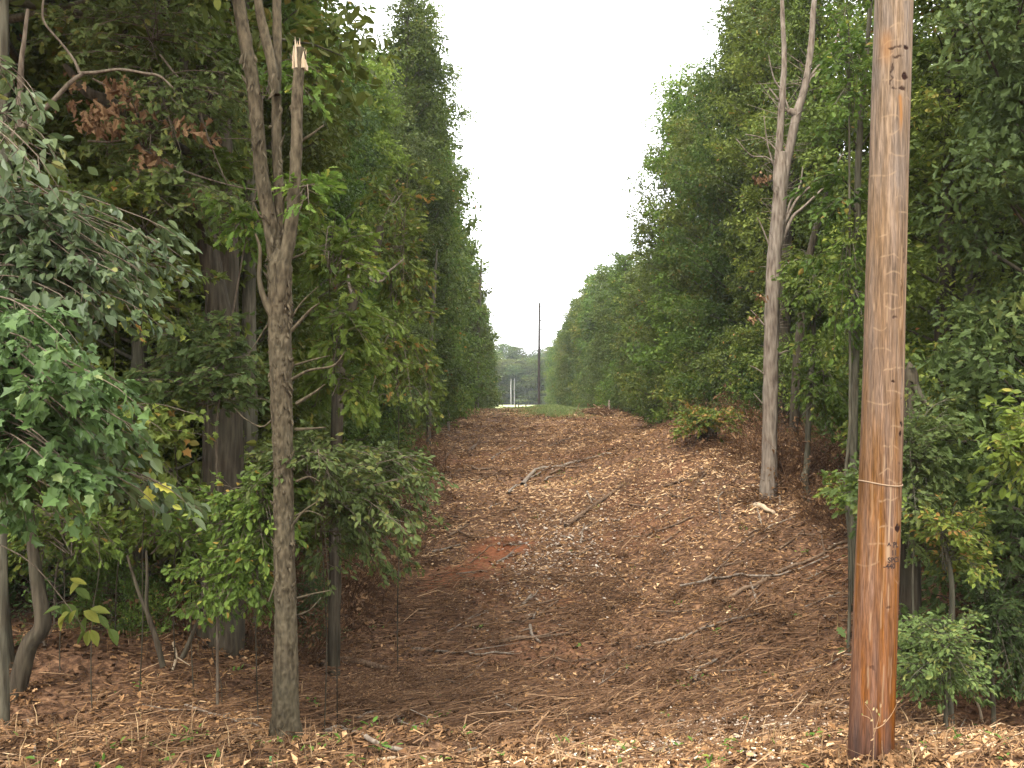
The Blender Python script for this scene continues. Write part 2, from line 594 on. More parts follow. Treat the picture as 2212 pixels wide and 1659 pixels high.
def clay_mask(x, y):
    n_ = 0.5 * fbm(x * 1.3, y * 1.3, 8.0, 3)
    vx, vy = clay_d[0] - clay_c[0], clay_d[1] - clay_c[1]
    tt = np.clip(((x - clay_c[0]) * vx + (y - clay_c[1]) * vy) / (vx * vx + vy * vy), 0, 1)
    m1 = 1.25 - np.hypot(x - clay_c[0] - tt * vx, y - clay_c[1] - tt * vy) / 0.72 + n_ * 0.8
    m2 = 0.75 - np.hypot((x - clay_b[0]) / 0.7, (y - clay_b[1]) / 0.5) * 0.9 + n_
    m3 = 0.16 * sst(fbm(x * 0.35, y * 0.35, 4.0, 3), 0.35, 0.8)
    return np.clip(np.maximum(np.maximum(sst(m1, 0.05, 0.95) * 0.95, sst(m2, 0.1, 0.9) * 0.55), m3), 0, 1)


ny, nx = X.shape
i, j = np.meshgrid(np.arange(ny - 1), np.arange(nx - 1), indexing='ij')
Fg = np.stack([i * nx + j, i * nx + j + 1, (i + 1) * nx + j + 1, (i + 1) * nx + j], -1).reshape(-1, 4)
gm = mesh_from('ground', np.stack([X, Y, Z], -1).reshape(-1, 3), Fg.ravel(), np.arange(len(Fg)) * 4, ground_material(), True,
               {'clay': ('POINT', clay_mask(X, Y).ravel())})
tag(link('ground', gm), kind='structure')
mxs, mys = np.linspace(-60, 70, 40), np.linspace(128, 262, 30)
X2, Y2 = np.meshgrid(mxs, mys)
i, j = np.meshgrid(np.arange(29), np.arange(39), indexing='ij')
Fm = np.stack([i * 40 + j, i * 40 + j + 1, (i + 1) * 40 + j + 1, (i + 1) * 40 + j], -1).reshape(-1, 4)
mm_ = mesh_from('field', np.stack([X2, Y2, ground_z(X2, Y2) + 0.05], -1).reshape(-1, 3), Fm.ravel(), np.arange(len(Fm)) * 4, meadow_material(), True)
tag(link('field', mm_), kind='structure')


# ------------------------------------------------------------------ tree growing
def rand_perp(rng, D, spread):
    r = rng.normal(size=D.shape)
    return unit(D + spread * r)


def twigs_to_leaves(rng, accL, accW, p0, dr, ln, per_m, size, shape, tint_c=0.45, tint_s=0.2, droop=0.25, upright=0.75, wood_r=0.004, wood_t=0.35, jitter=0.04, dry=0.0, axis_spread=0.75, min_leaves=3):
    """p0, dr, ln: twigs. Puts a stick and leaves along each"""
    N = len(p0)
    end = p0 + dr * ln[:, None]
    end[:, 2] -= droop * ln * 0.5
    if accW is not None and wood_r > 0:
        prisms(accW, p0, end, np.full(N, wood_r), np.full(N, wood_r * 0.45), wood_t)
    cnt = np.maximum(min_leaves, rng.poisson(ln * per_m))
    idx = np.repeat(np.arange(N), cnt)
    s = rng.uniform(0.12, 1.04, len(idx)) ** 0.8
    pos = p0[idx] + (end[idx] - p0[idx]) * s[:, None] + rng.normal(size=(len(idx), 3)) * jitter
    ax = unit(dr[idx] + axis_spread * rng.normal(size=(len(idx), 3)) * np.array([1, 1, 0.5]) + np.array([0, 0, -droop * 0.8]))
    up = unit(np.array([0, 0, 1.0]) * upright + 0.45 * rng.normal(size=(len(idx), 3)) + 0.25 * dr[idx] * np.array([1, 1, 0]))
    tw_t = tint_c + rng.normal(size=N) * tint_s * 0.6
    t = np.clip(tw_t[idx] + rng.normal(size=len(idx)) * tint_s, 0.02, 0.97)
    if dry:
        t = np.where(rng.random(len(idx)) < dry, 1.0, np.minimum(t, 0.93))
    sz = size * rng.uniform(0.55, 1.25, len(idx))
    add_leaves(accL, pos, ax, up, sz, shape, t)


def clumps(rng, accL, ctr, rc, n, size, shape, tint_c, tint_s=0.16, dry=0.0):
    """rounded tufts of leaves: ctr, rc per tuft, n leaves each for a tuft of half a metre"""
    cnt = np.maximum(6, (n * (rc / 0.5) ** 2 * rng.uniform(0.7, 1.3, len(rc))).astype(int))
    idx = np.repeat(np.arange(len(rc)), cnt)
    N = len(idx)
    u = unit(rng.normal(size=(N, 3)) + [0, 0, 0.35])
    r = rc[idx] * (0.55 + 0.55 * rng.random(N) ** 0.6)
    sq = np.stack([rng.uniform(0.8, 1.25, len(rc)), rng.uniform(0.8, 1.25, len(rc)), rng.uniform(0.5, 0.85, len(rc))], 1)
    pos = ctr[idx] + u * r[:, None] * sq[idx]
    ax = unit(u * [0.8, 0.8, 0.3] + rng.normal(size=(N, 3)) * 0.55 + [0, 0, -0.3])
    nm = unit(u * 0.7 + rng.normal(size=(N, 3)) * 0.42 + [0, 0, 0.55])
    t = np.clip(tint_c + (rng.normal(size=len(rc)) * 0.16)[idx] + rng.normal(size=N) * tint_s, 0.02, 0.92)
    if dry:
        t = np.where(rng.random(N) < dry, 1.0, t)
    add_leaves(accL, pos, ax, nm, size * rng.uniform(0.55, 1.25, N), shape, t)


def limb_path(rng, p, d, L, n=6, curve_up=0.25, wig=0.06):
    s = np.linspace(0, 1, n)
    P = p + np.outer(s * L, d)
    P[:, 2] += curve_up * L * s ** 2 * 0.5 - 0.3 * L * np.maximum(s - 0.6, 0) ** 2
    P[1:] += rng.normal(size=(n - 1, 3)) * wig * L * s[1:, None] * 0.7
    return P


def gen_tree(seed, H, r0, crown_base, nlimb, Lfun, size, per_m, ntw, shape, leafmat, barkmat, droop=0.3, tw_len=0.42, lean=0.3, name='tree', elev=(8, 58), limb_sides=5, twig_wood=True, dry=0.0, tint_c=0.45, trunk_sides=12, tuft=0, leader=0.97):
    rng = np.random.default_rng(seed)
    accL, accW = Acc(), Acc()
    n = 18
    s = np.linspace(0, 1, n)
    ph = rng.uniform(0, 6.28, 4)
    P = np.stack([lean * s * math.cos(ph[0]) + 0.22 * np.sin(s * 5 + ph[1]) * s, lean * s * math.sin(ph[0]) + 0.22 * np.sin(s * 4.3 + ph[2]) * s, s * H * leader], 1)
    P[0, 2] = -0.25
    rad = r0 * (1 - 0.92 * s) ** 0.85 + 0.012
    rad[0] *= 1.45
    rad[1] *= 1.05
    tube(accW, catmull(P, 40), np.interp(np.linspace(0, 1, 40), s, rad), trunk_sides, 0.5, 0.10, seed=seed)
    tp, td, tl = [], [], []
    cc, cr = [], []
    for k in range(nlimb):
        t = crown_base + (0.99 - crown_base) * (k + rng.uniform(0, 1)) / nlimb
        p = np.array([np.interp(t, s, P[:, c]) for c in range(3)])
        az = k * 2.39996 + rng.uniform(-0.5, 0.5)
        u = (t - crown_base) / (1 - crown_base)
        el = math.radians(elev[0] + (elev[1] - elev[0]) * u + rng.uniform(-16, 16))
        L = Lfun(u) * rng.uniform(0.55, 1.25)
        d = np.array([math.cos(az) * math.cos(el), math.sin(az) * math.cos(el), math.sin(el)])
        Q = limb_path(rng, p, d, L, 6)
        lr = min(0.55 * np.interp(t, s, rad), 0.012 + 0.014 * L)
        tube(accW, Q, np.linspace(lr, 0.005, 6), limb_sides, 0.45)
        if tuft:
            for q_ in (1.0, 0.72, 0.42)[:1 + (L > 0.9) + (L > 1.7)]:
                cc.append([np.interp(q_ * rng.uniform(0.92, 1.0), np.linspace(0, 1, 6), Q[:, c]) + rng.normal() * 0.12 for c in range(3)])
                cr.append((0.26 + 0.17 * L ** 0.5) * rng.uniform(0.65, 1.35) * (1.0 if q_ > 0.6 else 0.85))
        m = max(3, int(ntw * L / 1.8 * rng.uniform(0.8, 1.2)))
        ss = rng.uniform(0.18, 1.0, m) ** 0.6
        q = np.stack([np.interp(ss, np.linspace(0, 1, 6), Q[:, c]) for c in range(3)], 1)
        a2 = az + rng.choice([-1, 1], m) * rng.uniform(0.2, 1.6, m)
        e2 = rng.uniform(-0.6, 0.95, m)
        tp.append(q)
        td.append(np.stack([np.cos(a2) * np.cos(e2), np.sin(a2) * np.cos(e2), np.sin(e2)], 1))
        tl.append(tw_len * L ** 0.5 * rng.uniform(0.55, 1.3, m) * (1.1 - 0.4 * ss))
    tp, td, tl = np.concatenate(tp), np.concatenate(td), np.concatenate(tl)
    twigs_to_leaves(rng, accL, accW if twig_wood else None, tp, td, tl, per_m, size, shape, droop=droop, dry=dry, tint_c=tint_c)
    if tuft:
        clumps(rng, accL, np.array(cc), np.array(cr), tuft, size, shape, tint_c, dry=dry)
    return accW.build(name + '_trunk', barkmat, True), accL.build(name + '_crown', leafmat)


def tree_thing(name, meshes, label, cat, loc, rz=0.0, sc=1.0, group=None):
    t = thing(name, label, cat, loc, group)
    t.rotation_euler = (0, 0, rz)
    t.scale = sc if hasattr(sc, '__len__') else (sc, sc, sc)
    link('trunk', meshes[0], t)
    link('crown', meshes[1], t)
    return t


def col_profile(w_, e=0.5):
    return lambda u: w_ * (0.78 + 0.17 * math.sin(u * 9 + w_ * 7) + 0.22 * (1 - u)) * math.sqrt(max(0.12, 1 - u ** 6 * 0.9))


# near trees along the clearing: real leaf-sized leaves
NEAR = []
for k, (H, wd, sh, lm, bm) in enumerate([
        (13, 2.0, 'ovate', 'leaf_oak', 'bark_grey'), (14, 1.8, 'oak', 'leaf_cool', 'bark_oak'),
        (12.5, 2.1, 'small', 'leaf_oak', 'bark_grey'), (15, 1.9, 'small', 'leaf_dark', 'bark_oak'),
        (13.5, 1.7, 'oak', 'leaf_bright', 'bark_grey'), (19, 2.0, 'small', 'leaf_oak', 'bark_grey')]):
    NEAR.append((H, gen_tree(100 + k, H, 0.13 + 0.02 * (k % 3), 0.04, 92 if H < 18 else 150, col_profile(wd * 1.08), [0.13, 0.145, 0.105, 0.12, 0.15, 0.135][k], 30, 9, sh, M[lm], M[bm], dry=0.003, tuft=[125, 105, 180, 145, 100, 120][k], leader=0.93)))
# the same kind of tree far off: fewer, larger leaf clumps
FAR = []
for k, (H, wd, lm) in enumerate([(13, 2.1, 'leaf_far'), (14, 1.9, 'leaf_oak'), (15, 2.2, 'leaf_far'), (14, 1.8, 'leaf_cool'), (13, 2.0, 'leaf_oak')]):
    FAR.append((H, gen_tree(200 + k, H, 0.15, 0.04, 78, col_profile(wd * 1.15), 0.24, 12, 7, 'rhomb', M[lm], M['bark_grey'], twig_wood=False, limb_sides=3, dry=0.004, trunk_sides=7, tuft=40, leader=0.93)))
# trees inside the woods: high, wide crowns on bare trunks
WOOD = []
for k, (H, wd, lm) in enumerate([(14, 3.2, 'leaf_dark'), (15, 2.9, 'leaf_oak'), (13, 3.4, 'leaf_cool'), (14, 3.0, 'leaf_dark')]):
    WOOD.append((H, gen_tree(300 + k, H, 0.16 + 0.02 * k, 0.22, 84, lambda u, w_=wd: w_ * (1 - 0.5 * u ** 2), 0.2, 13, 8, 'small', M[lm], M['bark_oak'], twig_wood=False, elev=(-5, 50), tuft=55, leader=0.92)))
# tall trees added to shade the near woods, crowns above the view
HIGH = []
for k, lm in enumerate(['leaf_oak', 'leaf_dark', 'leaf_cool']):
    HIGH.append((16, gen_tree(350 + k, 16, 0.17, 0.5, 70, lambda u: 3.6 * math.sqrt(max(0.15, 1 - u ** 3)), 0.18, 14, 8, 'small', M[lm], M['bark_grey'], twig_wood=False, elev=(0, 45), tuft=70, leader=0.92)))
# dense low bushes that close the foot of both tree walls
BUSH = []
for k, (H, wd, sh, lm) in enumerate([(2.6, 1.2, 'small', 'leaf_oak'), (3.2, 1.3, 'ovate', 'leaf_cool'), (2.2, 1.25, 'oak', 'leaf_bright'), (3.6, 1.2, 'small', 'leaf_dark')]):
    BUSH.append((H, gen_tree(450 + k, H, 0.022, 0.04, 46, lambda u, w_=wd: w_ * (1.0 - 0.45 * u), 0.10, 34, 10, sh, M[lm], M['bark_twig'], tw_len=0.34, droop=0.4, elev=(5, 75), dry=0.004, tuft=75)))
# understorey saplings
SAP = []
for k, (H, wd, sh, lm) in enumerate([(3.2, 1.0, 'ovate', 'leaf_cool'), (4.2, 1.2, 'oak', 'leaf_bright'), (2.4, 0.9, 'ovate', 'leaf_oak'), (5.0, 1.3, 'maple', 'leaf_oak'), (3.6, 1.1, 'oak', 'leaf_dark')]):
    SAP.append((H, gen_tree(400 + k, H, 0.03, 0.14, 26, col_profile(wd), 0.115, 26, 6, sh, M[lm], M['bark_twig'], tw_len=0.36, droop=0.45)))

rng = np.random.default_rng(11)
ORD = ['first', 'second', 'third', 'fourth', 'fifth', 'sixth', 'seventh', 'eighth', 'ninth', 'tenth', 'eleventh', 'twelfth', 'thirteenth', 'fourteenth', 'fifteenth', 'sixteenth']
LOOK = ['broad oval leaves on a grey trunk', 'cool lobed leaves on a dark trunk', 'fine mid-green leaves', 'dense dark green foliage', 'bright green lobed leaves', 'a very tall full green crown']


def edge_tree(protos, k, x, y, top, label, group, name='edge_tree'):
    H, ms = protos[k % len(protos)]
    z = float(ground_z(x, y))
    hz = (top - z) / H
    sxy = min(1.25, max(0.8, hz)) * rng.uniform(0.92, 1.1)
    return tree_thing(name, ms, label, 'tree', (x, y, z - 0.05), rng.uniform(0, 6.28), (sxy, sxy, hz), group)


# left edge of the clearing ----------------------------------------------------
LT = [(12.5, -5.3, 13.0), (14.6, -4.9, 12.2), (16.6, -4.8, 12.6), (18.8, -4.6, 11.5), (21.0, -4.7, 11.6), (23.4, -4.5, 12.2), (26.0, -4.8, 13.0), (28.8, -4.9, 14.2), (31.8, -4.9, 14.5), (34.4, -4.9, 16.0), (36.8, -4.6, 20.5), (39.4, -4.5, 22.0), (42.2, -4.6, 20.5)]
for k, (y, x, top) in enumerate(LT):
    pk = 5 if top > 15.5 else (k * 2 + k // 3) % 5
    edge_tree(NEAR, pk, x, y, top, f'{ORD[k]} tree back along the left edge, {LOOK[pk]}', 'trees lining the left edge')
ys = np.arange(45.5, 146, 3.3)
ltop = lambda d: np.interp(d, [45, 60, 75, 91, 125, 146], [18.0, 17.0, 17.3, 16.8, 14.2, 12.6])
for k, y in enumerate(ys):
    edge_tree(FAR, k, -4.65 + rng.uniform(-0.3, 0.25), y + rng.uniform(-0.6, 0.6), ltop(y) + rng.uniform(-1.2, 0.9),
              'narrow leafy tree in the far half of the left tree wall', 'far trees lining the left edge')
# right edge ---------------------------------------------------------------------
RT = [(21.5, 9.3, 13.0), (24.2, 8.7, 17.5), (27.0, 8.6, 19.0), (30.0, 8.7, 18.5), (33.0, 8.7, 17.5), (36.2, 8.6, 16.5), (39.4, 8.5, 17.2), (42.4, 8.4, 17.3), (45.4, 8.5, 12.6)]
for k, (y, x, top) in enumerate(RT):
    edge_tree(NEAR, [0, 5, 5, 5, 2, 0, 4, 2, 0][k], x, y, top, f'{ORD[k]} tree back along the right edge, {LOOK[[0, 5, 5, 5, 2, 0, 4, 2, 0][k]]}', 'trees lining the right edge')
ys = np.arange(48.5, 186, 3.4)
rtop = lambda d: np.interp(d, [47, 60, 70, 100, 140, 186], [12.4, 13.4, 14.0, 15.6, 14.6, 13.6])
for k, y in enumerate(ys):
    edge_tree(FAR, k + 2, 8.7 + rng.uniform(-0.3, 0.35), y + rng.uniform(-0.6, 0.6), rtop(y) + rng.uniform(-1.0, 0.8),
              'rounded leafy tree in the far half of the right tree wall', 'far trees lining the right edge')
# woods behind both edges -----------------------------------------------------------
nw = 0
for side in (-1, 1):
    for y in np.concatenate([np.arange(9, 62, 4.6), np.arange(64, 190 if side > 0 else 150, 8.5)]):
        for row, xo in enumerate((9.0, 13.0, 17.5) if y < 62 else (9.6, 14.0)):
            x = side * (xo + (3.2 if side > 0 else 0)) + rng.uniform(-1.1, 1.1)
            yy = y + rng.uniform(-1.6, 1.6)
            if side < 0 and y < 12 and row == 0:
                continue
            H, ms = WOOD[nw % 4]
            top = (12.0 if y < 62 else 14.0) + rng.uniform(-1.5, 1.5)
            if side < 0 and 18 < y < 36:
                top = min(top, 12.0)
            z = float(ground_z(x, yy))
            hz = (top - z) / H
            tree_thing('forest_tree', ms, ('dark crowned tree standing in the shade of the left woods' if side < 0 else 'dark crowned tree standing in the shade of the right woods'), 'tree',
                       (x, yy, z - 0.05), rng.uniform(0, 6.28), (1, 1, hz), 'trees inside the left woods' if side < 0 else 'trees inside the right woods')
            nw += 1
for k, (x, y, H_, lab) in enumerate([(-5.6, 9.6, 15, 'left'), (-8.8, 12.6, 15.5, 'left'), (-11.5, 9.5, 16, 'left'), (-12.4, 14.5, 15, 'left'),
                                     (11.4, 11.6, 16, 'right'), (13.0, 15.5, 15.5, 'right')]):
    H, ms = HIGH[k % 3]  # added for the shade their crowns cast below
    z = float(ground_z(x, y))
    tree_thing('forest_tree', ms, f'high crowned tree added to shade the near {lab} woods, crown above the picture', 'tree', (x, y, z - 0.05), rng.uniform(0, 6.28), (1, 1, H_ / H), f'added shade trees of the near {lab} woods')
# far wood beyond the field -------------------------------------------------------------
for row, (yy, hh, n_) in enumerate([(254, 12, 16), (272, 15.5, 16), (292, 18.5, 16)]):
    for k in range(n_):
        x = -15 + k * 2.0 + rng.uniform(-0.8, 0.8)
        y = yy + rng.uniform(-4, 4)
        H, ms = FAR[(k * 2 + row) % 5]
        z = float(ground_z(x, y))
        hz = hh / H * rng.uniform(0.85, 1.15)
        tree_thing('distant_tree', ms, ['bushy tree at the front of the hazy wood across the field', 'hazy tree in the middle of the wood across the field', 'tallest hazy tree at the back of the wood across the field'][row], 'tree',
                   (x, y, z), rng.uniform(0, 6.28), (2.7, 2.7, hz), 'trees of the wood across the field, row by row')


# ------------------------------------------------------------------ near things, placed by where they stand
def rooted(P):
    P = np.array(P)
    P[0, 2] = min(P[0, 2], float(ground_z(P[0, 0], P[0, 1])) - 0.15)
    return P


def pxp(pts, d):
    d = np.broadcast_to(np.asarray(d, float), (len(pts),))
    return np.array([at(a, b, q) for (a, b), q in zip(pts, d)])


def stem_mesh(name, P, widths, d, mat, sides=20, step=0.03, rough=0.16, seed=1.0, rfreq=(9, 2.2), cap=True):
    """a bark-covered stem through points P; widths in view pixels at depth d"""
    L = np.linalg.norm(np.diff(P, axis=0), axis=1).sum()
    n = max(6, int(L / step))
    Q = catmull(P, n)
    seg = np.concatenate([[0], np.cumsum(np.linalg.norm(np.diff(P, axis=0), axis=1))])
    r = np.interp(np.linspace(0, seg[-1], n), seg, np.asarray(widths, float) * 0.5 * pix(d))
    a = Acc()
    tube(a, Q, r, sides, 0.5, rough, rfreq, seed, cap)
    return a.build(name, mat, True)


def grow_spray(rng, accL, accW, P, r0, n_tw, tw_len, per_m, size, shape, droop=0.3, spread=(0.4, 1.2), start=0.15, tint_c=0.45, tint_s=0.2, wood_r=0.003, up_bias=0.0, jitter=0.02, dry=0.0):
    """a branch along P with side twigs and leaves"""
    Q = catmull(P, 12)
    s12 = np.linspace(0, 1, 12)
    tube(accW, Q, np.linspace(r0, 0.003, 12), 6, 0.4)
    s = np.sort(rng.uniform(start, 1.0, n_tw))
    q = np.stack([np.interp(s, s12, Q[:, c]) for c in range(3)], 1)
    T = unit(np.gradient(Q, axis=0))
    t = np.stack([np.interp(s, s12, T[:, c]) for c in range(3)], 1)
    side = unit(np.cross(t, np.array([0, 0, 1.0])))
    sg = rng.choice([-1, 1], n_tw) * rng.uniform(*spread, n_tw)
    dr = unit(t * 0.7 + side * sg[:, None] + np.array([0, 0, 1.0]) * (rng.normal(size=n_tw) * 0.28 + up_bias)[:, None])
    ln = tw_len * rng.uniform(0.5, 1.25, n_tw) * (1.1 - 0.45 * s)
    q = np.vstack([q, Q[-1:]])
    dr = np.vstack([dr, T[-1:]])
    ln = np.append(ln, tw_len * 0.6)
    twigs_to_leaves(rng, accL, accW, q, dr, ln, per_m, size, shape, tint_c, tint_s, droop, 0.8, wood_r, 0.4, jitter, dry, axis_spread=0.6)


# ---- the tall snag with three stems ----
D = 7.8
snag = thing('snag', 'grey brown snag with three ragged stems, one snapped off to pale splinters', 'dead tree', at(617, 1560, D))
inv = -np.array(snag.location)


def child(name, mesh, parent, label=None):
    o = link(name, mesh, parent, -Vector(parent.location) if parent.parent is None else (0, 0, 0))
    if label:
        o['label'] = label
    return o


tr = rooted(pxp([(617, 1600), (617, 1540), (617, 1400), (615, 1200), (611, 1000), (607, 850), (606, 740), (605, 650), (604, 575), (600, 520)], D))
for pts, wd, dd, sd_ in [
        ([(604, 660), (598, 585), (587, 505), (574, 430), (565, 370), (557, 280), (546, 180), (528, 80), (512, -20), (502, -140), (498, -300)], [12, 32, 33, 31, 30, 29, 29, 28, 27, 24, 16], 7.85, 5.0),
        ([(605, 660), (604, 580), (604, 480), (602, 400), (598, 320), (597, 200), (599, 100), (598, -20), (600, -150), (598, -330)], [12, 26, 23, 22, 22, 21, 20, 18, 15, 8], 7.95, 8.0),
        ([(606, 650), (611, 580), (624, 520), (632, 460), (637, 380), (641, 300), (642, 220), (646, 150), (648, 105)], [12, 30, 29, 27, 26, 25, 26, 24, 22], 7.7, 11.0)]:
    child('stem', stem_mesh('snag_stem', pxp(pts, dd), wd, dd, M['bark_snag'], 48, 0.014, 0.13, sd_, (9, 12)), snag)
child('branch', stem_mesh('snag_branch', pxp([(596, 205), (588, 140), (572, 75), (560, 20), (552, -60), (548, -160)], 7.85), [21, 22, 21, 19, 17, 12], 7.85, M['bark_snag'], 32, 0.014, 0.13, 15.0, (9, 12)), snag)
# pale torn wood on the broken stem
a = Acc()
rs = np.random.default_rng(3)
for k in range(22):
    px = rs.uniform(634, 661)
    top = np.interp(px, [634, 641, 650, 656, 661], [112, 62, 112, 84, 124]) + rs.uniform(-4, 22)
    wd = rs.uniform(2.0, 5.5)
    b0 = at(px, 150, 7.7)
    b0[1] += rs.uniform(-0.05, 0.05)
    tp_ = at(px + (px - 647) * 0.15 + rs.normal() * 2.0, top, 7.7)
    tp_[1] = b0[1] + rs.normal() * 0.008
    Pm = np.vstack([b0, b0 * 0.5 + tp_ * 0.5 + rs.normal(size=3) * 0.003, tp_])
    tube(a, Pm, [wd * pix(7.7), wd * 0.75 * pix(7.7), 0.0015], 4, rs.uniform(0, 1), 0.2, seed=px)
child('splintered_top', a.build('snag_splinters', M['wood_pale'], False), snag)
stubs = [[(650, 305), (676, 288), (700, 270)], [(646, 405), (668, 400), (690, 394)], [(650, 150), (660, 128), (658, 112)], [(628, 690), (650, 655), (688, 618)],
         [(630, 715), (668, 672), (690, 655)], [(632, 790), (672, 778), (712, 768)], [(640, 872), (676, 850), (702, 830)], [(636, 928), (670, 926), (704, 923)],
         [(628, 1140), (655, 1105), (688, 1082)], [(630, 1118), (666, 1104), (704, 1118)], [(640, 1292), (680, 1282), (716, 1275)], [(636, 1330), (668, 1318), (694, 1290)],
         [(590, 460), (566, 470), (548, 440)], [(592, 690), (572, 648), (560, 600), (562, 540), (552, 505)], [(586, 690), (560, 730), (536, 770)],
         [(590, 905), (566, 922), (530, 905), (505, 880)], [(560, 300), (548, 318), (540, 330)], [(606, 620), (585, 610), (575, 590)], [(626, 560), (655, 548), (662, 540)],
         [(630, 820), (668, 800), (720, 790), (745, 760)], [(606, 1230), (588, 1280), (580, 1300)], [(640, 1040), (668, 1030), (690, 1040)]]
rs = np.random.default_rng(5)
a = Acc()
for k, pts in enumerate(stubs):
    dd = D + rs.uniform(-0.08, 0.05) * np.linspace(1, 2.4, len(pts))
    wd = rs.uniform(4, 7.5)
    if k == 13:
        wd = 14
    me = stem_mesh('snag_stub', pxp(pts, dd), np.linspace(wd * 1.25, wd * 0.35, len(pts)), D, M['bark_snag'], 8, 0.03, 0.12, k * 3.0)
    child('branch', me, snag)
# loose slabs of bark and knots along the stems
ab = Acc()
for k in range(240):
    py = rs.uniform(120, 1300)
    side = rs.choice([-1, 1])
    if py < 560:
        which = rs.integers(3)
        xs = [np.interp(py, [0, 80, 180, 280, 370, 505], [516, 528, 546, 557, 565, 588]), np.interp(py, [0, 200, 320, 480], [598, 597, 598, 604]), np.interp(py, [105, 220, 380, 520], [648, 642, 637, 624])][which]
        hw = [17, 14, 15][which]
    else:
        xs, hw = np.interp(py, [560, 850, 1200, 1560], [604, 607, 615, 617]), np.interp(py, [560, 700, 1000, 1300], [31, 26, 23, 25])
    u = rs.uniform(-1, 1)
    p = at(xs + u * hw * 0.98, py, D - 0.1 * math.sqrt(max(0, 1 - u * u)) * hw / 28)
    ln_ = rs.uniform(0.03, 0.11)
    dirv = unit(np.array([u * 0.35 + rs.normal() * 0.12, -0.25 * math.sqrt(max(0, 1 - u * u)), rs.choice([-1, 1]) * 1.0]))
    tube(ab, np.vstack([p - dirv * ln_ * 0.5, p, p + dirv * ln_ * 0.5 + np.array([u * 0.012, -0.008, 0])]), [0.004, rs.uniform(0.010, 0.022), 0.002], 4, 0.5, 0.0)
Q = catmull(tr, 480)
cl = np.concatenate([[0], np.cumsum(np.linalg.norm(np.diff(tr, axis=0), axis=1))])
tube(ab, Q, np.interp(np.linspace(0, cl[-1], 480), cl, np.array([92, 58, 50, 45, 43, 46, 49, 53, 52, 12]) * 0.5 * pix(D)), 72, 0.5, 0.11, (9, 13), 3.0)
child('trunk', ab.build('snag_trunk', M['bark_snag'], True), snag)

# ---- leafy sprouts round the snag: one young oak on each side ----
rs = np.random.default_rng(21)


def sapling(label, root_px, depth, stem_pts, sprays, size, shape, mat, cat='sapling', name='oak_sapling', bark='bark_twig', stem_w=3, per_m=34, tw_len=0.3, droop=0.35, r0=0.007, tint_c=0.45, seed=0, n_tw=9, tint_s=0.2, up_bias=0.0, dry=0.0):
    rg = np.random.default_rng(seed + 1000)
    base = at(*root_px, depth)
    gz = float(ground_z(base[0], depth))
    t = thing(name, label, cat, (base[0], depth, gz))
    if stem_pts:
        P = pxp(stem_pts, depth)
        b0_ = np.array([base[0], depth, gz - 0.1])
        P = P[P[:, 2] > gz + 0.35] if (P[:, 2] > gz + 0.35).any() else np.array([[base[0], depth, gz + 0.5]])
        P = np.vstack([b0_, b0_ * 0.67 + P[0] * 0.33 + rg.normal(size=3) * [0.02, 0.02, 0], b0_ * 0.33 + P[0] * 0.67 + rg.normal(size=3) * [0.03, 0.03, 0], P])
        P[3:] += rg.normal(size=P[3:].shape) * [0.02, 0.02, 0]
        link('trunk', stem_mesh(name + '_trunk', P, np.linspace(stem_w, stem_w * 0.35, len(P)), depth, M['bark_oak' if stem_w < 5 else bark], 10, 0.05, 0.08, seed), t, -Vector(t.location))
    aL, aW = Acc(), Acc()
    for sp in sprays:
        pts, dd = sp[0], sp[1]
        grow_spray(rg, aL, aW, pxp(pts, dd), r0, sp[2] if len(sp) > 2 else n_tw, tw_len, per_m, size, shape, droop, tint_c=tint_c, tint_s=tint_s, up_bias=up_bias, dry=dry)
    link('twigs', aW.build(name + '_branches', M[bark], True), t, -Vector(t.location))
    link('crown', aL.build(name + '_leaves', M[mat]), t, -Vector(t.location))
    return t


def lin(d0, d1, n):
    return list(np.linspace(d0, d1, n))


def auto_sprays(rg, box, origin, d0, dd, n, k=9, sag=25):
    """n curved branches from around origin (px) into a box of the view"""
    out = []
    for _ in range(n):
        x, y = rg.uniform(box[0], box[2]), rg.uniform(box[1], box[3])
        ox, oy = origin[0] + rg.normal() * 8, origin[1] + rg.uniform(-1, 1) * (origin[2] if len(origin) > 2 else 20)
        dz = rg.uniform(-dd, dd)
        out.append(([(ox, oy), (ox * 0.5 + x * 0.5, oy * 0.5 + y * 0.5 - sag), (x, y)], [d0, d0 + dz * 0.5, d0 + dz], k))
    return out


# green bush across the foot of the snag, drooping to the right
g = np.random.default_rng(31)
sapling('dense green bush drooping over the gully to the right of the snag', (700, 1400), 8.9, [(700, 1250), (690, 1120), (680, 1020), (670, 960)],
        auto_sprays(g, (690, 960, 900, 1230), (690, 1080, 90), 8.9, 0.9, 34) + auto_sprays(g, (560, 950, 720, 1060), (680, 1010, 40), 8.2, 0.5, 16) + auto_sprays(g, (760, 1000, 950, 1110), (760, 1030, 40), 9.3, 0.6, 9, sag=45),
        0.068, 'ovate', 'leaf_cool', 'bush', 'bush', per_m=46, tw_len=0.34, seed=1, n_tw=10, tint_c=0.55)
sapling('low green seedling tree hugging the left of the snag at knee height', (560, 1420), 8.6, [(552, 1250), (560, 1150), (565, 1080)],
        auto_sprays(g, (420, 1030, 640, 1180), (560, 1130, 60), 8.4, 0.5, 30) + auto_sprays(g, (400, 1180, 580, 1310), (550, 1220, 50), 8.5, 0.5, 18), 0.07, 'ovate', 'leaf_oak', 'sapling', 'sapling', per_m=42, tw_len=0.3, seed=2, n_tw=9)
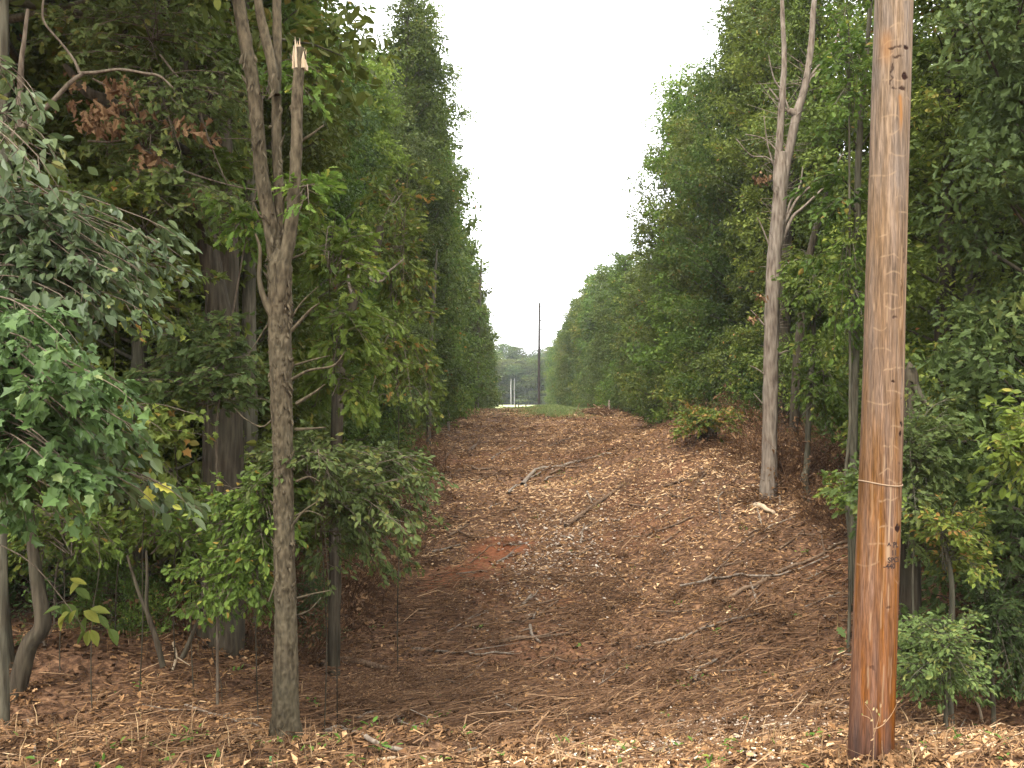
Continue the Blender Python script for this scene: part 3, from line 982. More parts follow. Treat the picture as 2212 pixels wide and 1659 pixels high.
sapling('leafy shrub hiding the foot of the big oak', (480, 1450), 9.3, [(478, 1330), (482, 1250)],
        auto_sprays(g, (370, 1080, 590, 1340), (480, 1240, 90), 9.2, 0.6, 34), 0.075, 'oak', 'leaf_oak', 'shrub', 'shrub', seed=12, per_m=36, tw_len=0.3, n_tw=9, tint_c=0.4)
# lobed-leaf oak sapling left of the snag
sapling('oak sapling with flat lobed leaf sprays between the big oak and the snag', (420, 1400), 9.4, [(415, 1150), (440, 950), (450, 800), (455, 700)],
        auto_sprays(g, (300, 680, 540, 780), (440, 790, 40), 9.3, 0.8, 22, sag=15) + auto_sprays(g, (270, 780, 590, 870), (440, 850, 30), 9.2, 0.9, 22, sag=10), 0.10, 'oak', 'leaf_cool', seed=3, per_m=30, n_tw=9, tint_c=0.6)
sapling('green oak sapling with sparse sprays reaching across the top of the snag', (470, 1500), 9.0, [(470, 900), (520, 600), (560, 350), (570, 150)],
        auto_sprays(g, (470, 430, 700, 520), (560, 470, 40), 8.6, 0.7, 8, sag=10) + auto_sprays(g, (560, 130, 700, 240), (575, 200, 40), 8.4, 0.5, 5) + auto_sprays(g, (650, 370, 720, 480), (640, 440, 30), 7.9, 0.4, 6), 0.10, 'oak', 'leaf_bright', seed=4, per_m=26, n_tw=7, stem_w=7)
sapling('bright green oak sapling just right of the snag, from chest height up', (730, 1330), 9.6, [(735, 1000), (725, 800), (715, 600), (720, 450)],
        auto_sprays(g, (650, 660, 860, 800), (720, 740, 60), 9.4, 0.8, 18) + auto_sprays(g, (660, 480, 800, 640), (718, 570, 60), 9.4, 0.8, 16) + auto_sprays(g, (650, 800, 800, 900), (725, 840, 40), 9.3, 0.6, 8), 0.10, 'oak', 'leaf_bright', seed=5, per_m=30, n_tw=8)
# saplings further left and behind
sapling('shaded maple sapling behind the drooping branches at the left edge', (250, 1350), 10.5, [(250, 1000), (240, 700), (235, 400), (240, 200)],
        auto_sprays(g, (60, 60, 330, 330), (240, 250, 120), 10.3, 1.2, 26) + auto_sprays(g, (230, 330, 520, 520), (240, 430, 90), 10.3, 1.2, 18) + auto_sprays(g, (120, 380, 420, 480), (240, 400, 60), 10.5, 1.0, 8), 0.12, 'maple', 'leaf_oak', seed=6, per_m=24, n_tw=8, tw_len=0.36)
sapling('spindly oak sapling with high sprays between the two leaning oak stems', (380, 1380), 10.2, [(380, 900), (400, 500), (440, 200), (450, 20)],
        auto_sprays(g, (380, 0, 560, 200), (445, 130, 110), 10.0, 1.0, 18) + auto_sprays(g, (400, 320, 560, 420), (420, 400, 50), 9.7, 0.7, 12), 0.11, 'oak', 'leaf_oak', seed=7, per_m=28, n_tw=8)
sapling('small bushy sapling in the shade below the drooping branches', (130, 1420), 9.6, [(140, 1200), (150, 1120)],
        auto_sprays(g, (0, 1020, 300, 1200), (150, 1160, 50), 9.4, 1.0, 20) + auto_sprays(g, (280, 1090, 470, 1200), (330, 1160, 40), 9.6, 0.7, 14), 0.09, 'oak', 'leaf_oak', seed=8, per_m=28, n_tw=8)

sapling('leafy young oak filling the upper left between crooked limb and snag', (300, 1500), 9.2, [(310, 1000), (300, 600), (320, 300), (330, 100)],
        auto_sprays(g, (170, 150, 560, 340), (320, 260, 120), 8.9, 1.0, 34, sag=15) + auto_sprays(g, (150, 330, 520, 470), (310, 420, 90), 9.0, 0.9, 20, sag=15) + auto_sprays(g, (60, -20, 500, 140), (330, 80, 60), 9.0, 1.0, 24, sag=10), 0.085, 'oak', 'leaf_cool', seed=9, per_m=30, n_tw=8, tint_c=0.55)
sapling('green young maple spreading low behind the drooping left branches', (200, 1480), 8.8, [(210, 1200), (200, 900), (190, 600)],
        auto_sprays(g, (0, 380, 330, 560), (195, 520, 100), 8.6, 1.0, 22) + auto_sprays(g, (240, 560, 480, 700), (200, 640, 60), 8.8, 0.8, 14) + auto_sprays(g, (230, 860, 440, 1060), (205, 960, 80), 8.8, 0.8, 20), 0.085, 'maple', 'leaf_oak', seed=10, per_m=30, n_tw=8, tint_c=0.5)
sapling('young oak hung with leaves between the snag and the left tree wall, head high', (860, 1250), 13.5, [(862, 1000), (858, 800), (850, 600), (846, 450)],
        auto_sprays(g, (760, 380, 930, 640), (850, 540, 120), 13.2, 1.4, 26) + auto_sprays(g, (780, 640, 940, 900), (858, 760, 120), 13.2, 1.4, 26), 0.10, 'oak', 'leaf_oak', seed=11, per_m=32, n_tw=9, tint_c=0.55, tw_len=0.42)
# ---- big oak with a second leaning stem ----
D2 = 11.6
oak = thing('oak_tree', 'thick furrowed oak trunk with a second stem leaning away, behind the snag', 'tree', at(482, 1370, D2))
child('trunk', stem_mesh('oak_trunk', rooted(pxp([(474, 1430), (478, 1330), (480, 1180), (482, 1000), (483, 900), (480, 760), (480, 620), (482, 500), (478, 380), (470, 200), (462, 0), (456, -200)], D2)),
                         [104, 94, 88, 84, 80, 74, 68, 58, 54, 50, 47, 40], D2, M['bark_oak'], 90, 0.022, 0.05, 20.0, (20, 3.2)), oak)
child('stem', stem_mesh('oak_stem', pxp([(478, 700), (462, 610), (447, 520), (432, 420), (420, 300), (408, 190), (385, 90), (352, -40), (330, -200)], D2 - 0.5), [50, 44, 41, 40, 42, 44, 42, 38, 32], D2, M['bark_oak'], 48, 0.022, 0.08, 24.0, (14, 1.8)), oak)
# crown above the frame shades the place below
rg = np.random.default_rng(77)
aL, aW = Acc(), Acc()
for k in range(46):
    o = at(470 - rg.uniform(0, 90), rg.uniform(-420, -60), D2)
    az = rg.uniform(0, 6.28)
    L = rg.uniform(1.8, 3.6)
    e = o + np.array([math.cos(az) * L, math.sin(az) * L, rg.uniform(-0.2, 1.6)])
    grow_spray(rg, aL, aW, np.vstack([o, (o + e) / 2 + [0, 0, 0.35], e]), 0.03, 20, 0.8, 26, 0.13, 'oak', 0.3, jitter=0.05)
child('branch', aW.build('oak_branches', M['bark_oak'], True), oak)
child('crown', aL.build('oak_leaves', M['leaf_oak']), oak)

# ---- other trunks on the left ----
slim = [
    ('slender tree at the very left edge, pale trunk with a crooked limb', [(4, 1560), (2, 1300), (0, 1000), (-3, 700), (2, 420), (4, 200), (6, -60), (8, -300)], [34, 26, 24, 24, 24, 24, 24, 20], 7.2, 'bark_grey'),
    ('straight grey trunk left of the big oak, half hidden by leaves', [(330, 1330), (332, 1100), (333, 900), (330, 700), (322, 400), (320, 100), (322, -200)], [38, 32, 31, 30, 28, 26, 22], 14.0, 'bark_grey'),
    ('bent dark trunk leaning right at the left edge of the litter', [(28, 1450), (60, 1400), (92, 1350), (84, 1280), (70, 1180), (62, 1080), (50, 940), (40, 800)], [40, 36, 34, 30, 22, 18, 16, 12], 9.0, 'bark_oak'),
    ('grey trunk low between the big oak and the snag', [(542, 1330), (543, 1230), (541, 1100), (540, 900), (538, 700), (540, 400), (535, 0)], [48, 38, 34, 33, 30, 26, 22], 13.0, 'bark_grey'),
    ('leaning brown trunk right of the snag behind green sprays', [(722, 1000), (728, 900), (740, 760), (760, 660), (790, 590), (815, 520), (822, 490)], [28, 26, 24, 22, 24, 22, 14], 12.5, 'bark_oak'),
    ('tall bare pole trunk standing proud of the left tree wall', [(926, 905), (928, 800), (931, 730), (937, 640), (941, 580), (944, 540)], [11, 10, 9, 8, 6, 3], 33.0, 'bark_grey'),
    ('far bare trunk at the left wall near its skyline', [(1030, 880), (1032, 760), (1036, 640), (1040, 560)], [9, 8, 7, 4], 62.0, 'bark_grey'),
]
for k, (lab, pts, wd, dd, bk) in enumerate(slim):
    P = pxp(pts, dd)
    gz = float(ground_z(P[0, 0], dd))
    P[0, 2] = min(P[0, 2], gz - 0.1)
    t = thing('tree', lab, 'tree', (P[0, 0], dd, gz))
    child('trunk', stem_mesh('slim_trunk', P, wd, dd, M[bk], 32, 0.03, 0.09, 30.0 + k), t)
    if k in (0, 1, 3):
        aL, aW = Acc(), Acc()
        for _ in range(30):
            o = P[-1] + np.array([0, 0, rg.uniform(-1.2, 0.6)])
            az = rg.uniform(0, 6.28)
            e = o + np.array([math.cos(az), math.sin(az), rg.uniform(0, 0.6)]) * rg.uniform(1.0, 2.4)
            grow_spray(rg, aL, aW, np.vstack([o, (o + e) / 2 + [0, 0, 0.2], e]), 0.02, 16, 0.6, 26, 0.12, 'ovate', 0.3, jitter=0.05)
        child('branch', aW.build('slim_branches', M['bark_grey'], True), t)
        child('crown', aL.build('slim_leaves', M['leaf_oak']), t)
    if k == 0:
        for pts2, w2 in [([(20, 300), (60, 265), (110, 222), (150, 180), (178, 160)], [13, 11, 10, 9, 9]), ([(172, 158), (210, 156), (260, 150), (310, 158), (345, 165), (374, 190)], [8, 7, 6, 6, 6, 3]),
                         ([(172, 158), (160, 130), (130, 90), (98, 52), (92, 20), (98, -30)], [7, 6, 5, 5, 5, 4]), ([(40, 280), (46, 140), (52, 90), (60, 20)], [14, 11, 9, 7])]:
            child('branch', stem_mesh('crooked_limb', pxp(pts2, 7.2), w2, 7.2, M['bark_twig'], 12, 0.02, 0.1, 50.0 + w2[0]), t)
    if k == 4:
        for pts2 in [[(800, 575), (830, 590), (872, 560)], [(790, 600), (822, 608), (845, 580)], [(765, 650), (752, 600), (770, 545)], [(815, 520), (800, 500), (790, 490)]]:
            child('branch', stem_mesh('side_stub', pxp(pts2, dd), [9, 6, 3], dd, M['bark_dead'], 7, 0.04, 0.1, pts2[0][0]), t)

# diagonal dead limb with withered leaves, caught in the trees
dl = thing('dead_limb', 'rotting limb hung up diagonally in the left trees with withered leaf bunches', 'dead branch', at(420, 345, 9.4))
child('limb', stem_mesh('dead_limb', pxp([(140, 140), (185, 195), (240, 222), (300, 262), (345, 290), (400, 325), (435, 350)], [9.0, 9.05, 9.1, 9.2, 9.3, 9.4, 9.5]), [12, 24, 26, 22, 20, 20, 16], 9.2, M['bark_oak'], 20, 0.03, 0.14, 61.0), dl)
for pts2 in [[(190, 305), (250, 305), (310, 282), (360, 260), (440, 295), (550, 300)], [(300, 318), (400, 370), (520, 405), (640, 420), (690, 432)], [(345, 118), (400, 180), (480, 205), (560, 225)], [(200, 170), (270, 205), (330, 240)],
             [(430, 235), (450, 300), (470, 350), (490, 395)], [(0, 282), (50, 302), (110, 335)]]:
    child('branch', stem_mesh('dead_twig', pxp(pts2, 8.6), np.linspace(5, 2.2, len(pts2)), 8.6, M['bark_twig'], 7, 0.03, 0.1, pts2[0][0] + 2.0), dl)
aD = Acc()
for cx, cy, n_ in [(190, 255, 34), (215, 235, 34), (240, 262, 30), (255, 225, 26), (305, 240, 26), (235, 275, 18), (265, 190, 20), (240, 180, 22), (315, 335, 26), (345, 345, 16), (390, 260, 18), (410, 270, 16), (450, 290, 14), (205, 268, 20), (430, 425, 8), (330, 320, 12), (170, 175, 10), (150, 225, 10)]:
    p = np.array([at(cx + rs.normal() * 15, cy + rs.normal() * 12, 8.5 + rs.uniform(-0.3, 0.3)) for _ in range(n_)])
    ax = rs.normal(size=(n_, 3)) * 0.4 + [0, 0, -1]
    add_leaves(aD, p, ax, rs.normal(size=(n_, 3)), rs.uniform(0.05, 0.11, n_), 'oak', rs.uniform(0, 1, n_), fold=0.3, curl=0.5)
child('withered_leaves', aD.build('withered_leaves', M['leaf_dry']), dl)

# ---- drooping big-leaved branches entering from the left ----
g = np.random.default_rng(41)


def left_sapling(label, depth, root_x, boxes, size, shape, mat, seed, tint_c=0.5, per_m=26, tw_len=0.26, droop=0.6, dd=0.5, oy=60):
    sp = []
    for (bx, n) in boxes:
        for _ in range(n):
            x, y = g.uniform(bx[0], bx[2]), g.uniform(bx[1], bx[3])
            # lower leaves hang from branches that start higher and outside the frame
            y0 = y - g.uniform(30, 130)
            x0 = -120
            d1 = depth + g.uniform(-dd, dd)
            sp.append(([(x0, y0), (x0 * 0.5 + x * 0.5, (y0 + y) / 2 - 45), (x * 0.88 + x0 * 0.12, y - 26), (x, y)], [depth, (depth + d1) / 2, d1, d1], 8))
    return sapling(label, (root_x, 1500), depth, [(root_x + 5, 1200), (root_x, 800), (root_x + 4, 400)], sp, size, shape, mat, 'sapling', 'broadleaf_sapling', stem_w=22, per_m=per_m, tw_len=tw_len, droop=droop, r0=0.006, seed=seed, tint_c=tint_c)


left_sapling('pale grey green leaf mass hanging in from the left at head height', 5.6, -120, [((20, 470, 200, 600), 14), ((150, 480, 370, 600), 22), ((30, 570, 340, 690), 22)], 0.078, 'ovate', 'leaf_grey', 51, tint_c=0.42, per_m=44, droop=0.4)
left_sapling('fresh green drooping branches with large leaves at the left edge', 4.9, -150, [((0, 690, 190, 820), 14), ((30, 800, 270, 930), 18), ((60, 900, 260, 1040), 14), ((0, 960, 160, 1090), 12)], 0.074, 'maple', 'leaf_fresh', 52, tint_c=0.45, per_m=48, droop=0.45)
left_sapling('few broad pale leaves on thin twigs near the upper left corner', 5.0, -180, [((20, 170, 120, 240), 3), ((0, 260, 120, 400), 5), ((60, 300, 160, 370), 2)], 0.085, 'ovate', 'leaf_grey', 53, tint_c=0.62, per_m=14)
left_sapling('olive hickory branches hanging below the pale leaf mass', 5.3, -160, [((60, 650, 250, 760), 8), ((180, 900, 290, 1010), 8), ((250, 1040, 400, 1090), 6)], 0.10, 'ovate', 'leaf_grey', 54, tint_c=0.45)
# yellow leaves
ys_ = thing('yellow_leaf_sprig', 'thin twig hanging in the shade with a few bright yellow leaves', 'twig', at(150, 1300, 5.4))
aL, aW = Acc(), Acc()
tube(aW, catmull(pxp([(-60, 1150), (60, 1210), (140, 1300), (190, 1370)], 5.4), 10), np.linspace(0.005, 0.002, 10), 5, 0.4)
for x, y, ax in [(150, 1322, (-0.8, 0, -0.5)), (165, 1318, (-0.5, 0.2, -0.8)), (180, 1320, (0.8, 0, -0.3)), (195, 1316, (0.9, 0.1, 0.0)), (175, 1258, (-0.6, 0, -0.5)), (150, 1250, (0.8, 0, -0.2)), (192, 1362, (-0.3, 0, -0.9)), (196, 1360, (0.5, 0, -0.8)), (140, 1330, (-0.6, 0, -0.8))]:
    add_leaves(aL, np.array([at(x, y, 5.35)]), np.array([ax], float), np.array([[0.2, -0.5, 0.8]]), [0.11], 'ovate', [g.uniform(0.5, 0.95)])
for k in range(9):
    add_leaves(aL, np.array([at(g.uniform(120, 250), g.uniform(1250, 1360), 5.45)]), np.array([[g.normal(), 0, -0.6]]), np.array([[0.1, -0.3, 1]]), [0.12], 'ovate', [0.02])
child('stem', aW.build('sprig_stem', M['bark_twig'], True), ys_)
child('leaves', aL.build('sprig_leaves', M['leaf_yellow']), ys_)
ys2 = thing('yellow_leaf_sprig', 'arching twig tipped with a big pale yellow torn leaf', 'twig', at(330, 1060, 5.2))
aL, aW = Acc(), Acc()
tube(aW, catmull(pxp([(-80, 1150), (60, 1100), (160, 1075), (250, 1068), (330, 1078)], 5.2), 12), np.linspace(0.005, 0.002, 12), 5, 0.6)
for x, y, ax, s_, t_ in [(318, 1050, (0.15, 0, -1.0), 0.13, 0.9), (330, 1045, (0.95, 0, -0.3), 0.125, 0.98), (352, 1062, (0.6, 0.3, -0.5), 0.11, 0.02), (372, 1092, (0.8, 0, -0.3), 0.06, 0.7), (318, 1080, (-0.7, 0.2, -0.4), 0.09, 0.0)]:
    add_leaves(aL, np.array([at(x, y, 5.15)]), np.array([ax], float), np.array([[0.1, -0.8, 0.6]]), [s_], 'oak' if t_ > 0.85 else 'ovate', [t_])
child('stem', aW.build('sprig_stem', M['bark_twig'], True), ys2)
child('leaves', aL.build('sprig_leaves', M['leaf_yellow']), ys2)

# leaning dark poles and a snapped stem on the left bank
for lab, stems, dd in [('dark forked stem rising from the left bank in a narrow vee', [[(352, 1440), (338, 1380), (318, 1320), (318, 1250), (316, 1190)], [(345, 1410), (325, 1340), (300, 1280), (275, 1200)]], 8.6),
                       ('snapped dark stem with a pale break, leaning right over the left bank', [[(395, 1420), (418, 1365), (440, 1310)], [(440, 1312), (480, 1235), (525, 1165)]], 8.9)]:
    t = thing('leaning_stem', lab, 'sapling', at(*stems[0][0], dd))
    for q in stems:
        child('stem', stem_mesh('leaning_stem', pxp(q, dd), np.linspace(13, 5, len(q)) if q[0][1] > 1320 else np.linspace(7, 3, len(q)), dd, M['bark_oak'], 10, 0.03, 0.12, q[0][0]), t)

# ------------------------------------------------------------------ right-hand trees
D3 = 18.0
dt = thing('dead_tree', 'pale dead tree trunk forking high up, standing on the slope by the right edge', 'dead tree', at(1660, 1085, D3))
child('trunk', stem_mesh('dead_trunk', rooted(pxp([(1659, 1105), (1660, 1075), (1662, 1000), (1664, 850), (1667, 700), (1672, 560), (1679, 490), (1684, 430), (1688, 370), (1690, 330)], D3)), [46, 38, 33, 32, 31, 30, 30, 29, 27, 20], D3, M['bark_dead'], 40, 0.022, 0.09, 71.0, (9, 2.0)), dt)
for q, wd in [([(1682, 470), (1679, 380), (1684, 300), (1690, 210), (1694, 120), (1690, 30), (1688, -120)], [20, 18, 16, 14, 12, 10, 7]),
              ([(1686, 460), (1694, 380), (1708, 310), (1722, 245), (1738, 190), (1752, 100), (1758, 10), (1775, -120)], [22, 21, 20, 18, 15, 14, 12, 8]),
              ([(1722, 250), (1714, 244), (1704, 240)], [20, 18, 14]),
              ([(1696, 480), (1722, 430), (1755, 400), (1795, 370), (1822, 330)], [7, 6, 5, 4, 2]),
              ([(1690, 520), (1712, 470), (1735, 448), (1775, 410), (1800, 388)], [9, 7, 6, 4, 3]),
              ([(1692, 500), (1706, 440), (1728, 400), (1734, 360)], [6, 5, 4, 2]),
              ([(1728, 215), (1752, 170), (1790, 130), (1815, 60), (1830, 10)], [7, 6, 5, 4, 3]),
              ([(1706, 242), (1690, 200), (1672, 170), (1660, 120)], [5, 4, 3, 2]), ([(1704, 244), (1682, 216), (1662, 190)], [5, 4, 2]),
              ([(1680, 380), (1660, 320), (1650, 250)], [4, 3, 2]), ([(1672, 560), (1650, 500), (1636, 470)], [4, 3, 2]),
              ([(1740, 180), (1770, 140), (1810, 110)], [5, 4, 2]), ([(1682, 330), (1650, 300), (1610, 290)], [3, 3, 2]), ([(1680, 360), (1656, 340), (1622, 335), (1590, 300)], [3, 3, 2, 2]),
              ([(1665, 720), (1640, 690), (1622, 670)], [5, 4, 2]), ([(1664, 820), (1640, 800), (1620, 790)], [4, 3, 2]), ([(1672, 770), (1700, 758), (1715, 762)], [4, 3, 2]), ([(1670, 900), (1645, 870), (1628, 850)], [4, 3, 2]), ([(1676, 600), (1700, 570), (1722, 560)], [4, 3, 2])]:
    child('branch', stem_mesh('dead_branch', pxp(q, D3), wd, D3, M['bark_dead'], 9, 0.04, 0.1, q[0][0] + q[1][1]), dt)
aW = Acc()
rg = np.random.default_rng(91)
A_, B_ = [], []
for _ in range(230):
    py = rg.uniform(120, 860)
    xs = np.interp(py, [120, 250, 460, 860], [1745, 1715, 1684, 1664]) if rg.random() < 0.55 or py > 470 else np.interp(py, [120, 300, 460], [1694, 1684, 1682])
    p = at(xs, py, D3)
    A_.append(p)
    B_.append(p + unit(np.array([rg.choice([-1, 1]) * rg.uniform(0.3, 1), rg.normal() * 0.6, rg.uniform(-0.1, 0.9)])) * rg.uniform(0.1, 0.75) * (1.2 if py < 480 else 0.5))
prisms(aW, np.array(A_), np.array(B_), np.full(230, 0.008), np.full(230, 0.003), 0.5)
child('twigs', aW.build('dead_twigs', M['bark_dead']), dt)
aD = Acc()
for cx, cy in [(1640, 385), (1652, 380), (1648, 640), (1625, 690)]:
    p = np.array([at(cx + rg.normal() * 7, cy + rg.normal() * 5, D3 - 0.2) for _ in range(14)])
    add_leaves(aD, p, rg.normal(size=(14, 3)) * 0.5 + [0, 0, -1], rg.normal(size=(14, 3)), rg.uniform(0.07, 0.13, 14), 'oak', rg.uniform(0, 1, 14), fold=0.3, curl=0.4)
child('withered_leaves', aD.build('dead_leaves', M['leaf_dry']), dt)

g = np.random.default_rng(43)
D4 = 17.4
D5 = float(on_ground(1525, 952)[1])
sapling('straight young tree with bright leaf sprays between the dead tree and the pole', (1740, 1095), D4, [(1743, 1000), (1749, 850), (1754, 740), (1757, 650), (1758, 560)],
        auto_sprays(g, (1700, 560, 1850, 720), (1757, 660, 60), D4, 1.0, 24) + auto_sprays(g, (1690, 740, 1800, 880), (1752, 800, 50), D4, 0.8, 10) + auto_sprays(g, (1780, 820, 1860, 960), (1752, 850, 50), D4 - 0.5, 1.0, 10), 0.12, 'oak', 'leaf_bright', 'tree', 'young_tree', 'bark_grey', stem_w=19, seed=61, per_m=28, tw_len=0.42, n_tw=8, r0=0.012)
sapling('bright leafy young tree high up between the dead tree fork and the pole', (1835, 1150), 12.6, [(1838, 900), (1836, 600), (1832, 300), (1835, 60)],
        auto_sprays(g, (1795, 20, 1890, 260), (1836, 160, 110), 12.5, 0.7, 16) + auto_sprays(g, (1800, 480, 1890, 760), (1836, 620, 120), 12.5, 0.7, 16), 0.085, 'oak', 'leaf_bright', 'tree', 'young_tree', 'bark_grey', stem_w=10, seed=62, per_m=32, tw_len=0.3, n_tw=8, tint_c=0.5)
slimr = [
    ('thin grey trunk half hidden behind the utility pole', [(1842, 1140), (1844, 1000), (1848, 800), (1851, 600), (1853, 400), (1860, 250), (1872, 120), (1884, -40)], [18, 15, 15, 14, 14, 13, 11, 8], 13.0, 'bark_grey'),
    ('thick dark trunk in the shade just behind the dead tree', [(1694, 1010), (1693, 900), (1692, 800), (1690, 700), (1700, 500), (1720, 300), (1730, 60), (1730, -100)], [44, 38, 36, 34, 32, 28, 22, 16], 25.0, 'bark_oak'),
    ('dark shaded trunk right of the pole at the foot of the slope', [(2032, 1180), (2034, 1080), (2036, 900), (2040, 700), (2050, 400), (2060, 100), (2062, -100)], [60, 48, 44, 40, 36, 32, 28], 13.5, 'bark_oak'),
    ('dark leaning trunk deep in the woods at the right border', [(2190, 900), (2170, 700), (2165, 560), (2150, 400), (2120, 100), (2100, -100)], [44, 38, 36, 34, 28, 24], 15.0, 'bark_oak'),
    ('thin dark trunk leaning across the sky gap between dead tree and pole', [(1720, 820), (1730, 700), (1748, 560), (1770, 470), (1792, 400), (1815, 300)], [20, 18, 16, 14, 12, 9], 22.0, 'bark_oak'),
]
for k, (lab, pts, wd, dd, bk) in enumerate(slimr):
    P = pxp(pts, dd)
    gz = float(ground_z(P[0, 0], dd))
    if k != 4:
        P = np.vstack([[P[0, 0], dd, min(gz - 0.15, P[0, 2] - 0.05)], P])
        wd = [wd[0] * 1.1] + wd
    else:
        P = np.vstack([[P[0, 0] - 0.1, dd, gz - 0.15], P])
        wd = [wd[0] * 1.2] + wd
    t = thing('tree', lab, 'tree', (P[0, 0], dd, gz))
    child('trunk', stem_mesh('slim_trunk', P, wd, dd, M[bk], 28, 0.035, 0.09, 130.0 + k), t)
    aL, aW = Acc(), Acc()
    for _ in range([9, 30, 34, 30, 10][k]):
        f = g.uniform(0.55, 1.0)
        o = catmull(P, 30)[int(f * 29)]
        az = g.uniform(0, 6.28)
        e = o + np.array([math.cos(az), math.sin(az), g.uniform(-0.1, 0.6)]) * g.uniform(0.7, 2.1) * (0.4 if k == 0 else 1)
        grow_spray(g, aL, aW, np.vstack([o, (o + e) / 2 + [0, 0, 0.2], e]), 0.015, 13, 0.5, 28, 0.11, 'ovate', 0.3, jitter=0.04)
    child('branch', aW.build('slim_branches', M['bark_oak'], True), t)
    child('crown', aL.build('slim_leaves', M['leaf_cool' if k % 2 else 'leaf_oak']), t)
# leafy trees filling the right border, nearest first
for k, (x, y, top, pr, lab) in enumerate([(6.3, 10.6, 11.5, 1, 'nearest lobed-leaf tree right of the pole, bare of leaves near the ground'), (8.6, 11.5, 13.0, 3, 'dark dense tree at the right border behind the nearest lobed-leaf tree'),
                                          (6.9, 13.6, 10.5, 2, 'fine-leaved tree directly right of the pole top'), (10.3, 14.0, 14.0, 0, 'oval-leaved tall tree further back at the right border'),
                                          (8.3, 16.0, 8.6, 4, 'bright tree whose top shows left of the pole above the young tree'), (10.8, 18.5, 13.0, 1, 'tall lobed-leaf tree behind the bright tree left of the pole'), (12.5, 21.0, 14.0, 3, 'dark tree at the back of the right border woods')]):
    edge_tree(NEAR, pr, x, y, top, lab, 'trees of the right border')
# grey broken snag right of the pole
sg = thing('broken_snag', 'hollow grey broken snag leaning just right of the pole', 'dead tree', at(1962, 1010, 10.5))
P = pxp([(1966, 1180), (1964, 1000), (1966, 880), (1968, 810), (1964, 782)], 10.5)
P[0, 2] = float(ground_z(P[0, 0], 10.5)) - 0.1
child('trunk', stem_mesh('broken_trunk', P, [44, 40, 36, 32, 5], 10.5, M['bark_oak'], 28, 0.03, 0.13, 140.0), sg)
child('branch', stem_mesh('broken_side', pxp([(1975, 830), (1992, 862), (2010, 880), (2026, 885)], 10.4), [18, 14, 9, 4], 10.5, M['bark_grey'], 10, 0.03, 0.12, 141.0), sg)

# shrubs right of the pole
g = np.random.default_rng(47)
shr = [
    ('leafy shrub with a crooked grey trunk right of the pole', (2053, 1520), 9.2, [(2058, 1340), (2050, 1240), (2040, 1150)], [((1960, 1080, 2130, 1240), 30)], (2045, 1190, 50), 0.06, 'ovate', 'leaf_oak', 22, 0.62),
    ('low spreading shrub at the foot of the pole on its right', (2040, 1545), 8.6, [(2040, 1450)], [((1950, 1330, 2110, 1500), 34)], (2040, 1440, 60), 0.055, 'ovate', 'leaf_cool', 12, 0.6),
    ('forked shrub with a bare vee of stems at the right border', (2150, 1530), 9.6, [(2145, 1420), (2130, 1350), (2105, 1270)], [((2080, 1230, 2230, 1330), 18), ((2120, 1360, 2240, 1500), 22)], (2140, 1330, 60), 0.06, 'ovate', 'leaf_cool', 12, 0.5),
    ('bright broadleaf sprig reaching in at the right border', (2270, 1400), 8.8, [(2260, 1000)], [((2120, 930, 2230, 1050), 9), ((2170, 820, 2230, 900), 4)], (2270, 960, 50), 0.10, 'ovate', 'leaf_bright', 10, 0.6),
    ('blue green shrub in the hollow at the right border', (2200, 1300), 11.5, [(2190, 1150)], [((2080, 1090, 2240, 1220), 20)], (2190, 1150, 40), 0.075, 'oak', 'leaf_cool', 9, 0.45),
    ('green sapling spray right behind the pole at waist height', (1975, 1400), 9.5, [(1972, 1150), (1975, 1000)], [((1935, 860, 2050, 1010), 22), ((1940, 1010, 2040, 1180), 20)], (1975, 1010, 90), 0.075, 'oak', 'leaf_cool', 7, 0.5),
    ('small leafy sapling just left of the pole at waist height', (1830, 1200), 11.5, [(1832, 1100)], [((1800, 1015, 1880, 1090), 10)], (1850, 1060, 15), 0.075, 'ovate', 'leaf_bright', 8, 0.4),
    ('yellow green bush sprouting over a dark stump at the right clearing edge', (1530, 955), D5 - 0.4, [(1530, 925)], [((1480, 884, 1575, 924), 22)], (1530, 922, 8), 0.11, 'ovate', 'leaf_oak', 6, 0.75),
]
for k, (lab, root, dd, stem, boxes, org, size, shp, mat, sw, tc_) in enumerate(shr):
    sp = []
    for bx, n_ in boxes:
        sp += auto_sprays(g, bx, org, dd, 0.7 if dd < 20 else 1.2, n_, sag=12 if dd < 20 else 6)
    sapling(lab, root, dd, stem, sp, size, shp, mat, 'shrub', 'shrub', 'bark_grey', stem_w=sw, per_m=44 if size < 0.08 else 30, tw_len=0.3 if dd < 20 else 0.7, seed=70 + k, tint_c=tc_, n_tw=9, r0=0.006 if dd < 20 else 0.015)
